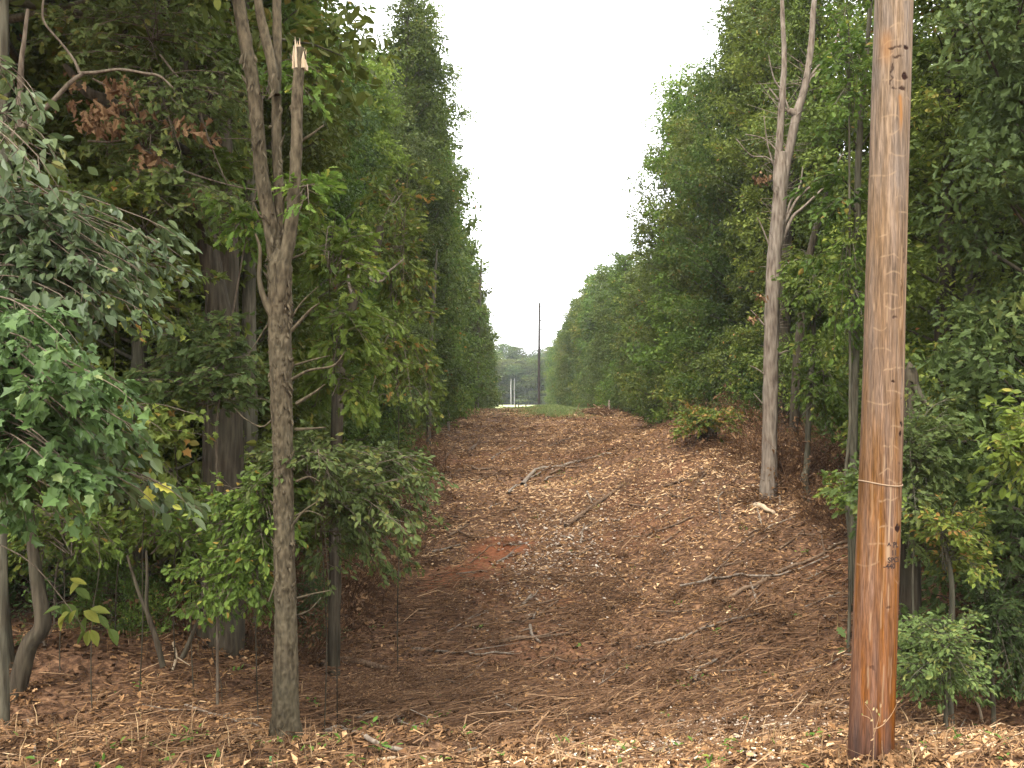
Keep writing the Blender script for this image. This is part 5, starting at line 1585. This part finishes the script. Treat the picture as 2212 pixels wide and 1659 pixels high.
FB = [
    ('pale short log lying at the foot of the dead tree', [(1632, 1098), (1655, 1106), (1672, 1112)], 14, 'wood_pale', 1),
    ('long dark branch lying down the middle of the slope', [(1222, 1142), (1270, 1105), (1320, 1070), (1345, 1050)], 11, 'bark_log', 1),
    ('long pale bent branch across the upper slope', [(1128, 1050), (1150, 1026), (1165, 1016), (1215, 1010), (1265, 995), (1320, 984)], 9, 'bark_dead', 1),
    ('straight branch on the slope between long dark branch and left bushes', [(1098, 1068), (1130, 1048), (1168, 1022)], 6, 'bark_dead', 1),
    ('dark forked branch in the gully bottom', [(1075, 1392), (1150, 1382), (1220, 1374), (1252, 1366)], 9, 'bark_log', 2),
    ('small crooked upright stick end in the gully', [(1145, 1356), (1150, 1376), (1168, 1392)], 8, 'bark_dead', 1),
    ('thick dark pole lying on the right slope behind the utility pole', [(1560, 1305), (1660, 1255), (1750, 1215), (1850, 1168)], 10, 'bark_log', 2),
    ('pale stick leaning beside the thick dark pole on the right slope', [(1470, 1270), (1580, 1250), (1690, 1245), (1790, 1205)], 6, 'bark_dead', 1),
    ('long thin branch on the right slope below the thick dark pole', [(1370, 1405), (1470, 1385), (1560, 1348), (1640, 1330)], 8, 'bark_dead', 3),
    ('dark branch in the shade of the right slope near the dead tree', [(1435, 1055), (1480, 1040), (1525, 1020)], 7, 'bark_log', 1),
    ('brown branch half way up the right slope', [(1395, 1160), (1450, 1140), (1500, 1118)], 6, 'bark_log', 2),
    ('curved pale root end on the right slope above the gravel', [(1500, 1478), (1510, 1452), (1530, 1440), (1548, 1428)], 11, 'bark_dead', 0),
    ('dark rotten log right of the snag with a reddish top', [(690, 1445), (740, 1432), (790, 1440), (838, 1450)], 20, 'bark_log', 0),
    ('short yellowish stick right of the snag above the rotten log', [(676, 1382), (694, 1390), (708, 1394)], 12, 'wood_pale', 0),
    ('curved grey log in the left foreground litter', [(700, 1590), (745, 1586), (790, 1602), (830, 1622), (870, 1630)], 15, 'bark_dead', 0),
    ('grey knobbly branch left of centre in the foreground litter', [(772, 1558), (820, 1545), (870, 1570), (950, 1588)], 10, 'bark_dead', 2),
    ('slim rising stick in the foreground left of centre', [(930, 1650), (970, 1636), (1030, 1625), (1070, 1600)], 7, 'bark_dead', 0),
    ('pale branch along the bottom left of the foreground', [(810, 1654), (870, 1645), (940, 1648)], 12, 'wood_pale', 1),
    ('pale stick crossing the foreground centre', [(1140, 1640), (1200, 1622), (1255, 1610)], 7, 'bark_dead', 1),
    ('dark forked branch on the gravel at the foreground centre', [(1405, 1640), (1430, 1628), (1480, 1626), (1560, 1618)], 13, 'bark_log', 1),
    ('bleached thin branch lying left of the pole foot', [(1640, 1578), (1680, 1570), (1715, 1560)], 8, 'wood_pale', 2),
    ('long brown twig pointing down toward the gravel', [(1480, 1452), (1520, 1478), (1560, 1500)], 5, 'bark_dead', 0),
    ('thin grey branch across the gully floor', [(930, 1472), (1010, 1492), (1080, 1520), (1120, 1540)], 7, 'bark_dead', 1),
    ('long dry branch along the left rim of the gully', [(1000, 1360), (1060, 1352), (1130, 1345)], 6, 'bark_log', 1),
    ('wispy brown branch on the gully floor right of the snag', [(890, 1405), (960, 1412), (1040, 1418), (1110, 1412)], 6, 'bark_dead', 2),
    ('pale stick on the shady bank above the red clay', [(935, 1196), (965, 1188), (1000, 1178)], 6, 'bark_dead', 0),
    ('short pale forked stick on the slope below the red clay', [(1128, 1312), (1140, 1300), (1148, 1288)], 8, 'bark_dead', 1),
    ('dark straight branch high on the slope at the left', [(1002, 1008), (1035, 1016), (1062, 1014)], 6, 'bark_log', 0),
    ('reddish branch on the left bank behind the snag foot', [(500, 1330), (560, 1348), (600, 1362)], 9, 'bark_log', 1),
    ('thin branches fanned over the left foreground litter', [(400, 1530), (500, 1560), (560, 1575)], 7, 'bark_dead', 3),
    ('pale stick on the left bank by the forked stems', [(375, 1395), (380, 1425), (372, 1455)], 8, 'wood_pale', 1),
    ('long thin stick lying at the foot of the left edge tree', [(60, 1560), (75, 1600), (72, 1650)], 7, 'bark_dead', 0),
    ('dark log in the right foreground beside the pole', [(1960, 1600), (2040, 1590), (2110, 1580)], 8, 'bark_dead', 1),
    ('straw pale stick at the lower right corner', [(2060, 1640), (2130, 1622), (2200, 1595)], 7, 'wood_pale', 1),
]
for lab, pts, wp, mt_, fk in FB:
    fallen(lab, pts, wp, mt_, forks=fk)
for k in range(110):
    px, py = g.uniform(960, 1830), g.choice([g.uniform(960, 1200), g.uniform(1150, 1500)])
    if py < 1050 and px > 1500:
        continue
    L_ = g.uniform(20, 90) * (0.5 + (py - 900) / 600)
    an = math.radians(g.normal(-28, 18)) if g.random() < 0.75 else g.uniform(-1.5, 1.5)
    pts = [(px, py), (px + L_ * 0.5 * math.cos(an), py + L_ * 0.5 * math.sin(an) + g.normal() * 2), (px + L_ * math.cos(an), py + L_ * math.sin(an))]
    fallen('one of many cut sticks strewn over the slope and gully', pts, g.uniform(3.0, 5.5), ['bark_log', 'bark_dead', 'bark_log'][k % 3], 'cut_stick', forks=int(g.integers(0, 3)), group='cut sticks strewn over the slope')
# slim standing bits
for lab, pts, wd, mt_ in [('bleached stick poking up from the bank at the lower right', [(2122, 1560), (2117, 1535), (2108, 1513), (2102, 1504)], 6, 'wood_pale'),
                          ('short cut green stick standing at the bottom edge', [(583, 1662), (584, 1648), (585, 1634)], 8, None),
                          ('thin bare stem standing by the slope below the dead tree', [(1558, 1125), (1553, 1095), (1552, 1075), (1562, 1062)], 4, 'bark_dead')]:
    b_ = on_ground(*pts[0])
    P = pxp(pts, b_[1])
    mt2 = M[mt_] if mt_ else tint_mat('green_stick', [(0, (0.12, 0.3, 0.1)), (1, (0.2, 0.4, 0.16))], scale=40)
    tag(link('standing_stick', stem_mesh('standing_stick', P, np.linspace(wd, wd * 0.7, len(P)), b_[1], mt2, 8, 0.02, 0.06, 3.0)), lab, 'stick')

# ------------------------------------------------------------------ stones
def stone_mesh(seed, sub=2):
    import bmesh
    bm = bmesh.new()
    bmesh.ops.create_icosphere(bm, subdivisions=sub, radius=1.0)
    V = np.array([v.co[:] for v in bm.verts])
    r_ = 1 + 0.28 * fbm(V[:, 0] * 1.2 + seed * 7, V[:, 1] * 1.2, V[:, 2] * 1.2, 2)
    rg_ = np.random.default_rng(seed)
    V = V * r_[:, None]
    for _ in range(5):                           # chipped flat faces
        nrm = unit(rg_.normal(size=3))
        d_ = V @ nrm
        V = V - np.outer(np.maximum(d_ - rg_.uniform(0.45, 0.8), 0), nrm)
    V = V * np.array([1.0, rg_.uniform(0.6, 0.9), rg_.uniform(0.4, 0.65)])
    Fc = np.array([[v.index for v in f.verts] for f in bm.faces])
    bm.free()
    return V, Fc


STN = []
for k in range(7):
    V_, Fc = stone_mesh(k)
    a = Acc()
    a.add(V_, Fc, 0.2 + 0.12 * k)
    STN.append(a.build('stone', M['stone'], False))
nst = 0


def place_stone(px, py, spx, label, group):
    global nst
    b_ = on_ground(px, py)
    s_ = spx * 0.5 * pix(b_[1])
    o = link('stone', STN[nst % 7], None, b_ + [0, 0, s_ * 0.45 + 0.02])
    o.rotation_euler = (g.normal() * 0.3, g.normal() * 0.3, g.uniform(0, 6.28))
    o.scale = (s_, s_, s_)
    tag(o, label, 'stone', group)
    nst += 1


for k in range(120):
    px = g.normal(1520, 130)
    py = np.interp(px, [1200, 1500, 1800], [1628, 1595, 1568]) + g.normal() * 22
    if px < 1830:
        place_stone(px, py, g.uniform(6, 16) ** 1.0, 'pale stone in the gravel on the foreground bank left of the pole', 'stones on the foreground bank')
for k in range(130):
    place_stone(g.normal(1225, 80), g.normal(1185, 55), g.uniform(4, 11), 'pale stone in the patch of rubble on the middle of the slope', 'stones on the middle slope')
for k in range(80):
    place_stone(g.uniform(960, 1830), g.uniform(940, 1540), g.uniform(3, 7), 'white stone lying alone among the litter of the clearing', 'stones scattered over the clearing')

# ------------------------------------------------------------------ litter: what nobody could count
def scatter(rng, n, ylo, yhi, xlo, xhi, pw_=1.0):
    u = rng.random(n)
    y = np.exp(np.log(ylo) + u * (np.log(yhi) - np.log(ylo))) if pw_ == 1 else (ylo + (yhi - ylo) * u ** pw_)
    f = rng.random(n)
    xl, xh = np.interp(y, [5, 12, 26, 60], xlo), np.interp(y, [5, 12, 26, 60], xhi)
    x = xl + (xh - xl) * f
    return x, y


def gnormal(x, y, e=0.08):
    dzx = (ground_z(x + e, y) - ground_z(x - e, y)) / (2 * e)
    dzy = (ground_z(x, y + e) - ground_z(x, y - e)) / (2 * e)
    return unit(np.stack([-dzx, -dzy, np.ones_like(dzx)], 1))


def rot_shade(x, y):
    """rotted, darker debris in gully and woods; the gully tone also paints in shade"""
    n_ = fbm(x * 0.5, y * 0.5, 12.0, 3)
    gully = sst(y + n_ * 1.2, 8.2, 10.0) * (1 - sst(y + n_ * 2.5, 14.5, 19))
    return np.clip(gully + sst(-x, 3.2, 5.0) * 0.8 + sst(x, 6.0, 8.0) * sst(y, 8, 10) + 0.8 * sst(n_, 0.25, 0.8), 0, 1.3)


g = np.random.default_rng(71)
# dead leaves
a = Acc()
for n_, sh, smin, smax in ((34000, 'rhomb', 0.035, 0.085), (16000, 'oak', 0.05, 0.10)):
    x, y = scatter(g, n_, 4.6, 58, (-5, -10, -6, -4.0), (5.5, 11, 10, 8.0))
    keep = g.random(n_) > clay_mask(x, y) * 0.8
    x, y = x[keep], y[keep]
    N = gnormal(x, y)
    ax = unit(g.normal(size=(len(x), 3)) * [1, 1, 0.35])
    nm = unit(N + g.normal(size=(len(x), 3)) * 0.45)
    pos = np.stack([x, y, ground_z(x, y) + g.uniform(0.005, 0.05, len(x))], 1)
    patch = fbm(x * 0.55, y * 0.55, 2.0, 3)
    t = np.clip(0.38 + 0.13 * sst(y, 14, 22) + 0.3 * patch - 0.17 * rot_shade(x, y) + 0.12 * sst(y, 15, 17) * (1 - sst(y, 22, 30)) + g.normal(size=len(x)) * 0.24, 0, 1)  # gully floor darkened, hump behind lightened: painted shading that makes the dip read
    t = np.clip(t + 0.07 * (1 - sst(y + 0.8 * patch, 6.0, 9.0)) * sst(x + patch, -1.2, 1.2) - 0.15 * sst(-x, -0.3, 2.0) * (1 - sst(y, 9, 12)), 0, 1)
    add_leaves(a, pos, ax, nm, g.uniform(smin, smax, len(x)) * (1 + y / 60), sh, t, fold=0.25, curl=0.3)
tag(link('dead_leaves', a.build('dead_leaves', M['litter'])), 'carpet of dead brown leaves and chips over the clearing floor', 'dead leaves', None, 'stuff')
a = Acc()
for (bx, by, rr_, n_) in [(snag.location.x, 7.8, 0.16, 420), (pole_base[0], DP, 0.17, 420), (oak.location.x, D2, 0.34, 420), (dt.location.x, D3, 0.2, 260), (at(28, 1450, 9.0)[0], 9.0, 0.12, 200), (at(4, 1560, 7.2)[0], 7.2, 0.1, 200)]:
    an, rd = g.uniform(0, 6.28, n_), rr_ * (0.8 + np.abs(g.normal(size=n_)) * 1.1)
    x, y = bx + np.cos(an) * rd, by + np.sin(an) * rd
    pos = np.stack([x, y, ground_z(x, y) + g.uniform(0.0, 0.12, n_) * np.exp(-(rd - rr_) / 0.25)], 1)
    add_leaves(a, pos, g.normal(size=(n_, 3)) * [1, 1, 0.5], g.normal(size=(n_, 3)) * 0.5 + [0, 0, 1], g.uniform(0.04, 0.1, n_), 'oak', np.clip(g.normal(0.4, 0.22, n_), 0, 1), fold=0.25, curl=0.35)
tag(link('leaf_drifts', a.build('leaf_drifts', M['litter'])), 'dead leaves drifted up against the feet of trunks and pole', 'dead leaves', None, 'stuff')
# chips and shreds of mown wood
a = Acc()
n_ = 42000
x, y = scatter(g, n_, 4.8, 62, (-4, -4.5, -3.6, -3.6), (5.5, 7, 8, 7.6))
keep = g.random(n_) > clay_mask(x, y) * 0.8
x, y = x[keep], y[keep]
n_ = len(x)
main = np.where(g.random(n_) < 0.6, g.normal(0.55, 0.35, n_), g.uniform(0, math.pi, n_))
L_ = g.uniform(0.03, 0.14, n_) * (1 + y / 50)
d_ = np.stack([np.cos(main), np.sin(main), g.normal(size=n_) * 0.28], 1) * L_[:, None] * 0.5
pos = np.stack([x, y, ground_z(x, y) + g.uniform(0.005, 0.05, n_)], 1)
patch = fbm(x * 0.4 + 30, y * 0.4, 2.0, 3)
prisms(a, pos - d_, pos + d_, g.uniform(0.003, 0.008, n_) * (1 + y / 40), g.uniform(0.002, 0.005, n_) * (1 + y / 40), np.clip(0.38 + 0.13 * sst(y, 14, 22) + patch * 0.3 - 0.17 * rot_shade(x, y) + 0.12 * sst(y, 15, 17) * (1 - sst(y, 22, 30)) + 0.08 * (1 - sst(y + 0.8 * patch, 6.0, 9.0)) * sst(x + patch, -1.2, 1.2) - 0.15 * sst(-x, -0.3, 2.0) * (1 - sst(y, 9, 12)) + g.normal(size=n_) * 0.22, 0, 1))  # chips carry the same painted shading: dark gully, light hump
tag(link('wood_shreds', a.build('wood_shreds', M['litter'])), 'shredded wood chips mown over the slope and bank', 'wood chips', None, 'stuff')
# twigs
a = Acc()
n_ = 6500
x, y = scatter(g, n_, 4.8, 50, (-5, -9, -5.5, -3.6), (5.5, 8, 9, 7.6))
main = np.where(g.random(n_) < 0.65, g.normal(0.5, 0.4, n_), g.uniform(0, math.pi, n_))
L_ = g.uniform(0.12, 0.6, n_)
d_ = np.stack([np.cos(main), np.sin(main), g.normal(size=n_) * 0.16], 1) * L_[:, None] * 0.5
pos = np.stack([x, y, ground_z(x, y) + g.uniform(0.02, 0.09, n_)], 1)
r_ = g.uniform(0.0025, 0.006, n_) * (1 + y / 45)
mid = pos + g.normal(size=(n_, 3)) * (L_ * 0.06)[:, None]
t = np.clip(g.normal(0.36, 0.24, n_), 0, 1)
prisms(a, pos - d_, mid, r_, r_ * 0.9, t)
prisms(a, mid, pos + d_, r_ * 0.9, r_ * 0.5, t)
tag(link('twig_debris', a.build('twig_debris', M['twig'])), 'loose twigs littering the whole clearing floor', 'twigs', None, 'stuff')
a = Acc()
cx_, cy_ = scatter(g, 150, 8.5, 40, (-3, -3.5, -3.0, -3.2), (4, 6.0, 7, 7.2))
n_ = 5200
w_i = g.integers(0, 150, n_)
x, y = cx_[w_i] + g.normal(size=n_) * 0.55, cy_[w_i] + g.normal(size=n_) * 0.35
main = g.normal(0.62, 0.3, n_) + np.where(y > 18, 0.3, 0)
L_ = g.uniform(0.15, 1.0, n_)
d_ = np.stack([np.cos(main), np.sin(main), g.normal(size=n_) * 0.1], 1) * L_[:, None] * 0.5
pos = np.stack([x, y, ground_z(x, y) + g.uniform(0.03, 0.13, n_)], 1)
mid = pos + g.normal(size=(n_, 3)) * (L_ * 0.07)[:, None]
r_ = g.uniform(0.003, 0.008, n_) * (1 + y / 50)
t = np.clip(g.normal(0.3, 0.2, n_), 0, 1)
prisms(a, pos - d_, mid, r_, r_ * 0.9, t)
prisms(a, mid, pos + d_, r_ * 0.9, r_ * 0.4, t)
tag(link('brush_mats', a.build('brush_mats', M['twig'])), 'matted dark cut brush combed along the slope and gully', 'cut brush', None, 'stuff')
# small gravel
a = Acc()
Vs, Fs = stone_mesh(40, 1)
n_ = 2600
sel = g.random(n_)
px = np.where(sel < 0.6, g.normal(1500, 150, n_), np.where(sel < 0.9, g.normal(1205, 80, n_), g.uniform(960, 1830, n_)))
py = np.where(sel < 0.5, np.interp(px, [1200, 1500, 1800], [1630, 1598, 1572]) + g.normal(size=n_) * 26, np.where(sel < 0.9, g.normal(1195, 55, n_) - (px - 1205) * 0.35, g.uniform(930, 1560, n_)))
for k in range(n_):
    if px[k] > 1990 or py[k] > 1900:
        continue
    b_ = on_ground(px[k], py[k])
    s_ = g.uniform(0.008, 0.024) * (1 + b_[1] / 30)
    ca, sa = math.cos(k * 1.7), math.sin(k * 1.7)
    Vk = Vs * s_ * [1, g.uniform(0.6, 1.2), g.uniform(0.6, 1.3)]
    Vk = np.stack([Vk[:, 0] * ca - Vk[:, 1] * sa, Vk[:, 0] * sa + Vk[:, 1] * ca, Vk[:, 2]], 1) + b_ + [0, 0, s_ * 0.3 + 0.022]
    a.add(Vk, Fs, g.uniform(0, 1))
tag(link('gravel', a.build('gravel', M['stone'])), 'small pale gravel spilled over the bank and slope', 'gravel', None, 'stuff')


def blades(rng, P, h, wdt, lean, tints):
    """grass blades: a bent two-piece strip each"""
    n = len(P)
    az = rng.uniform(0, 6.28, n)
    ld = np.stack([np.cos(az), np.sin(az), np.zeros(n)], 1)
    sdv = np.stack([-np.sin(az), np.cos(az), np.zeros(n)], 1)
    up = np.array([0, 0, 1.0])
    m_ = P + up * (h * 0.6)[:, None] + ld * (h * lean * 0.3)[:, None]
    e_ = P + up * (h * np.sqrt(np.maximum(1 - lean * lean * 0.6, 0.1)))[:, None] + ld * (h * lean)[:, None]
    wv = sdv * wdt[:, None] * 0.5
    V = np.stack([P - wv, P + wv, m_ + wv * 0.8, m_ - wv * 0.8, e_], 1).reshape(-1, 3)
    i = np.arange(n)[:, None] * 5
    return V, i + np.array([[0, 1, 2, 3]]), i + np.array([[3, 2, 4]]), tints


def grass(name, rng, P, h, wdt, lean, tints, mat, label, cat):
    a = Acc()
    V, q, t3, tt = blades(rng, P, h, wdt, lean, tints)
    a.add(V, q, tt)
    nv0 = a.nv - len(V)
    a.L.append((t3 + nv0).ravel())
    a.S.append(a.nl + np.arange(len(t3)) * 3)
    a.T.append(tt)
    a.nl += t3.size
    tag(link(name, a.build(name, M[mat])), label, cat, None, 'stuff')


# green grass over the rise
n_ = 26000
x = g.normal(1.9, 2.8, n_)
y = g.uniform(50, 70, n_)
dens = sst(y, 50, 56) * np.exp(-((x - 2.2 - (y - 56) * 0.05) / 2.6) ** 2) + 0.2
k_ = (g.random(n_) < dens) & (x > -3.4) & (x < 7.2)
x, y = x[k_], y[k_]
hh = g.uniform(0.08, 0.26, len(x)) * (0.35 + 1.25 * np.exp(-((x - 2.9) / 1.5) ** 2))
grass('tall_grass', g, np.stack([x, y, ground_z(x, y)], 1), hh, np.full(len(x), 0.022), g.uniform(0.1, 0.7, len(x)), np.clip(g.normal(0.45, 0.25, len(x)), 0, 1), 'grass_green', 'bright green grass over the top of the rise', 'grass')
# dry stems and weeds in the foreground, and round the edges
n_ = 9000
x, y = scatter(g, n_, 4.8, 40, (-5, -8, -4.5, -3.8), (5.5, 9, 9, 8))
prob = np.where(y < 8, 0.55, 0.16) + 0.5 * sst(fbm(x * 0.6, y * 0.6, 6.0, 2), 0.2, 0.7)
k_ = g.random(n_) < prob
x, y = x[k_], y[k_]
grass('dry_weeds', g, np.stack([x, y, ground_z(x, y)], 1), g.uniform(0.06, 0.28, len(x)), g.uniform(0.003, 0.008, len(x)) * (1 + y / 20), g.uniform(0.1, 0.9, len(x)), np.clip(g.normal(0.5, 0.24, len(x)), 0, 0.9), 'grass_dry', 'dry weed stems sticking up through the litter', 'dry weeds')
# little green seedlings
a = Acc()
for _ in range(150):
    if g.random() < 0.45:
        x, y = g.uniform(-4.2, 4.8), g.uniform(5.6, 7.4)
    else:
        x, y = g.uniform(-4, 7), g.uniform(8, 30)
    z = float(ground_z(x, y))
    m_ = int(g.integers(4, 11))
    p = np.array([x, y, z]) + g.normal(size=(m_, 3)) * [0.05, 0.05, 0.02] + [0, 0, 0.05]
    ax = g.normal(size=(m_, 3)) * [1, 1, 0.4] + [0, 0, 0.35]
    add_leaves(a, p, ax, g.normal(size=(m_, 3)) * 0.3 + [0, 0, 1], g.uniform(0.035, 0.085, m_), 'lance', np.clip(g.normal(0.5, 0.2, m_), 0, 0.95))
tag(link('green_seedlings', a.build('green_seedlings', M['leaf_bright'])), 'small green seedlings dotted through the litter', 'seedlings', None, 'stuff')
# a dry weed standing in front of the pole
wd_ = thing('dry_weed', 'dry branching weed with pale seed heads in front of the pole foot', 'weed', on_ground(1882, 1652))
a, aL = Acc(), Acc()
for q in [[(1885, 1665), (1888, 1600), (1886, 1560), (1880, 1535), (1868, 1520)], [(1887, 1590), (1896, 1560), (1900, 1545)], [(1887, 1575), (1905, 1568), (1925, 1545), (1938, 1520)], [(1886, 1560), (1876, 1550), (1862, 1545)], [(1872, 1665), (1878, 1630), (1882, 1620)], [(1912, 1662), (1906, 1625), (1905, 1600)]]:
    tube(a, catmull(pxp(q, 5.75), 8), np.linspace(0.004, 0.0015, 8), 4, 0.75)
for x, y in [(1868, 1518), (1872, 1522), (1880, 1520), (1894, 1540), (1902, 1530), (1900, 1548), (1885, 1535), (1880, 1600), (1862, 1545), (1907, 1560), (1886, 1553), (1936, 1518)]:
    add_leaves(aL, np.array([at(x, y, 5.75)]), g.normal(size=(1, 3)) + [[0, 0, 1]], np.array([[0, -1, 0.2]]), [0.03], 'lance', [g.uniform(0.6, 1)])
child('stems', a.build('weed_stems', M['twig']), wd_)
child('seed_heads', aL.build('weed_heads', M['grass_dry']), wd_)

# ------------------------------------------------------------------ air
hv = bpy.data.meshes.new('haze')
x0, x1, y0, y1, z0, z1 = -610, 610, -610, 640, -8, 34
hv.from_pydata([(x0, y0, z0), (x1, y0, z0), (x1, y1, z0), (x0, y1, z0), (x0, y0, z1), (x1, y0, z1), (x1, y1, z1), (x0, y1, z1)], [],
               [(0, 3, 2, 1), (4, 5, 6, 7), (0, 1, 5, 4), (1, 2, 6, 5), (2, 3, 7, 6), (3, 0, 4, 7)])
hm, n, l, out = new_mat('air')
v = n.new('ShaderNodeVolumePrincipled')
v.inputs['Color'].default_value = (0.9, 0.95, 1.0, 1)
v.inputs['Density'].default_value = 0.00034
l.new(v.outputs[0], out.inputs['Volume'])
hv.materials.append(hm)
HAZE = True
if HAZE:
    tag(link('haze', hv), 'thin pale haze filling the clearing', 'haze', None, 'stuff')
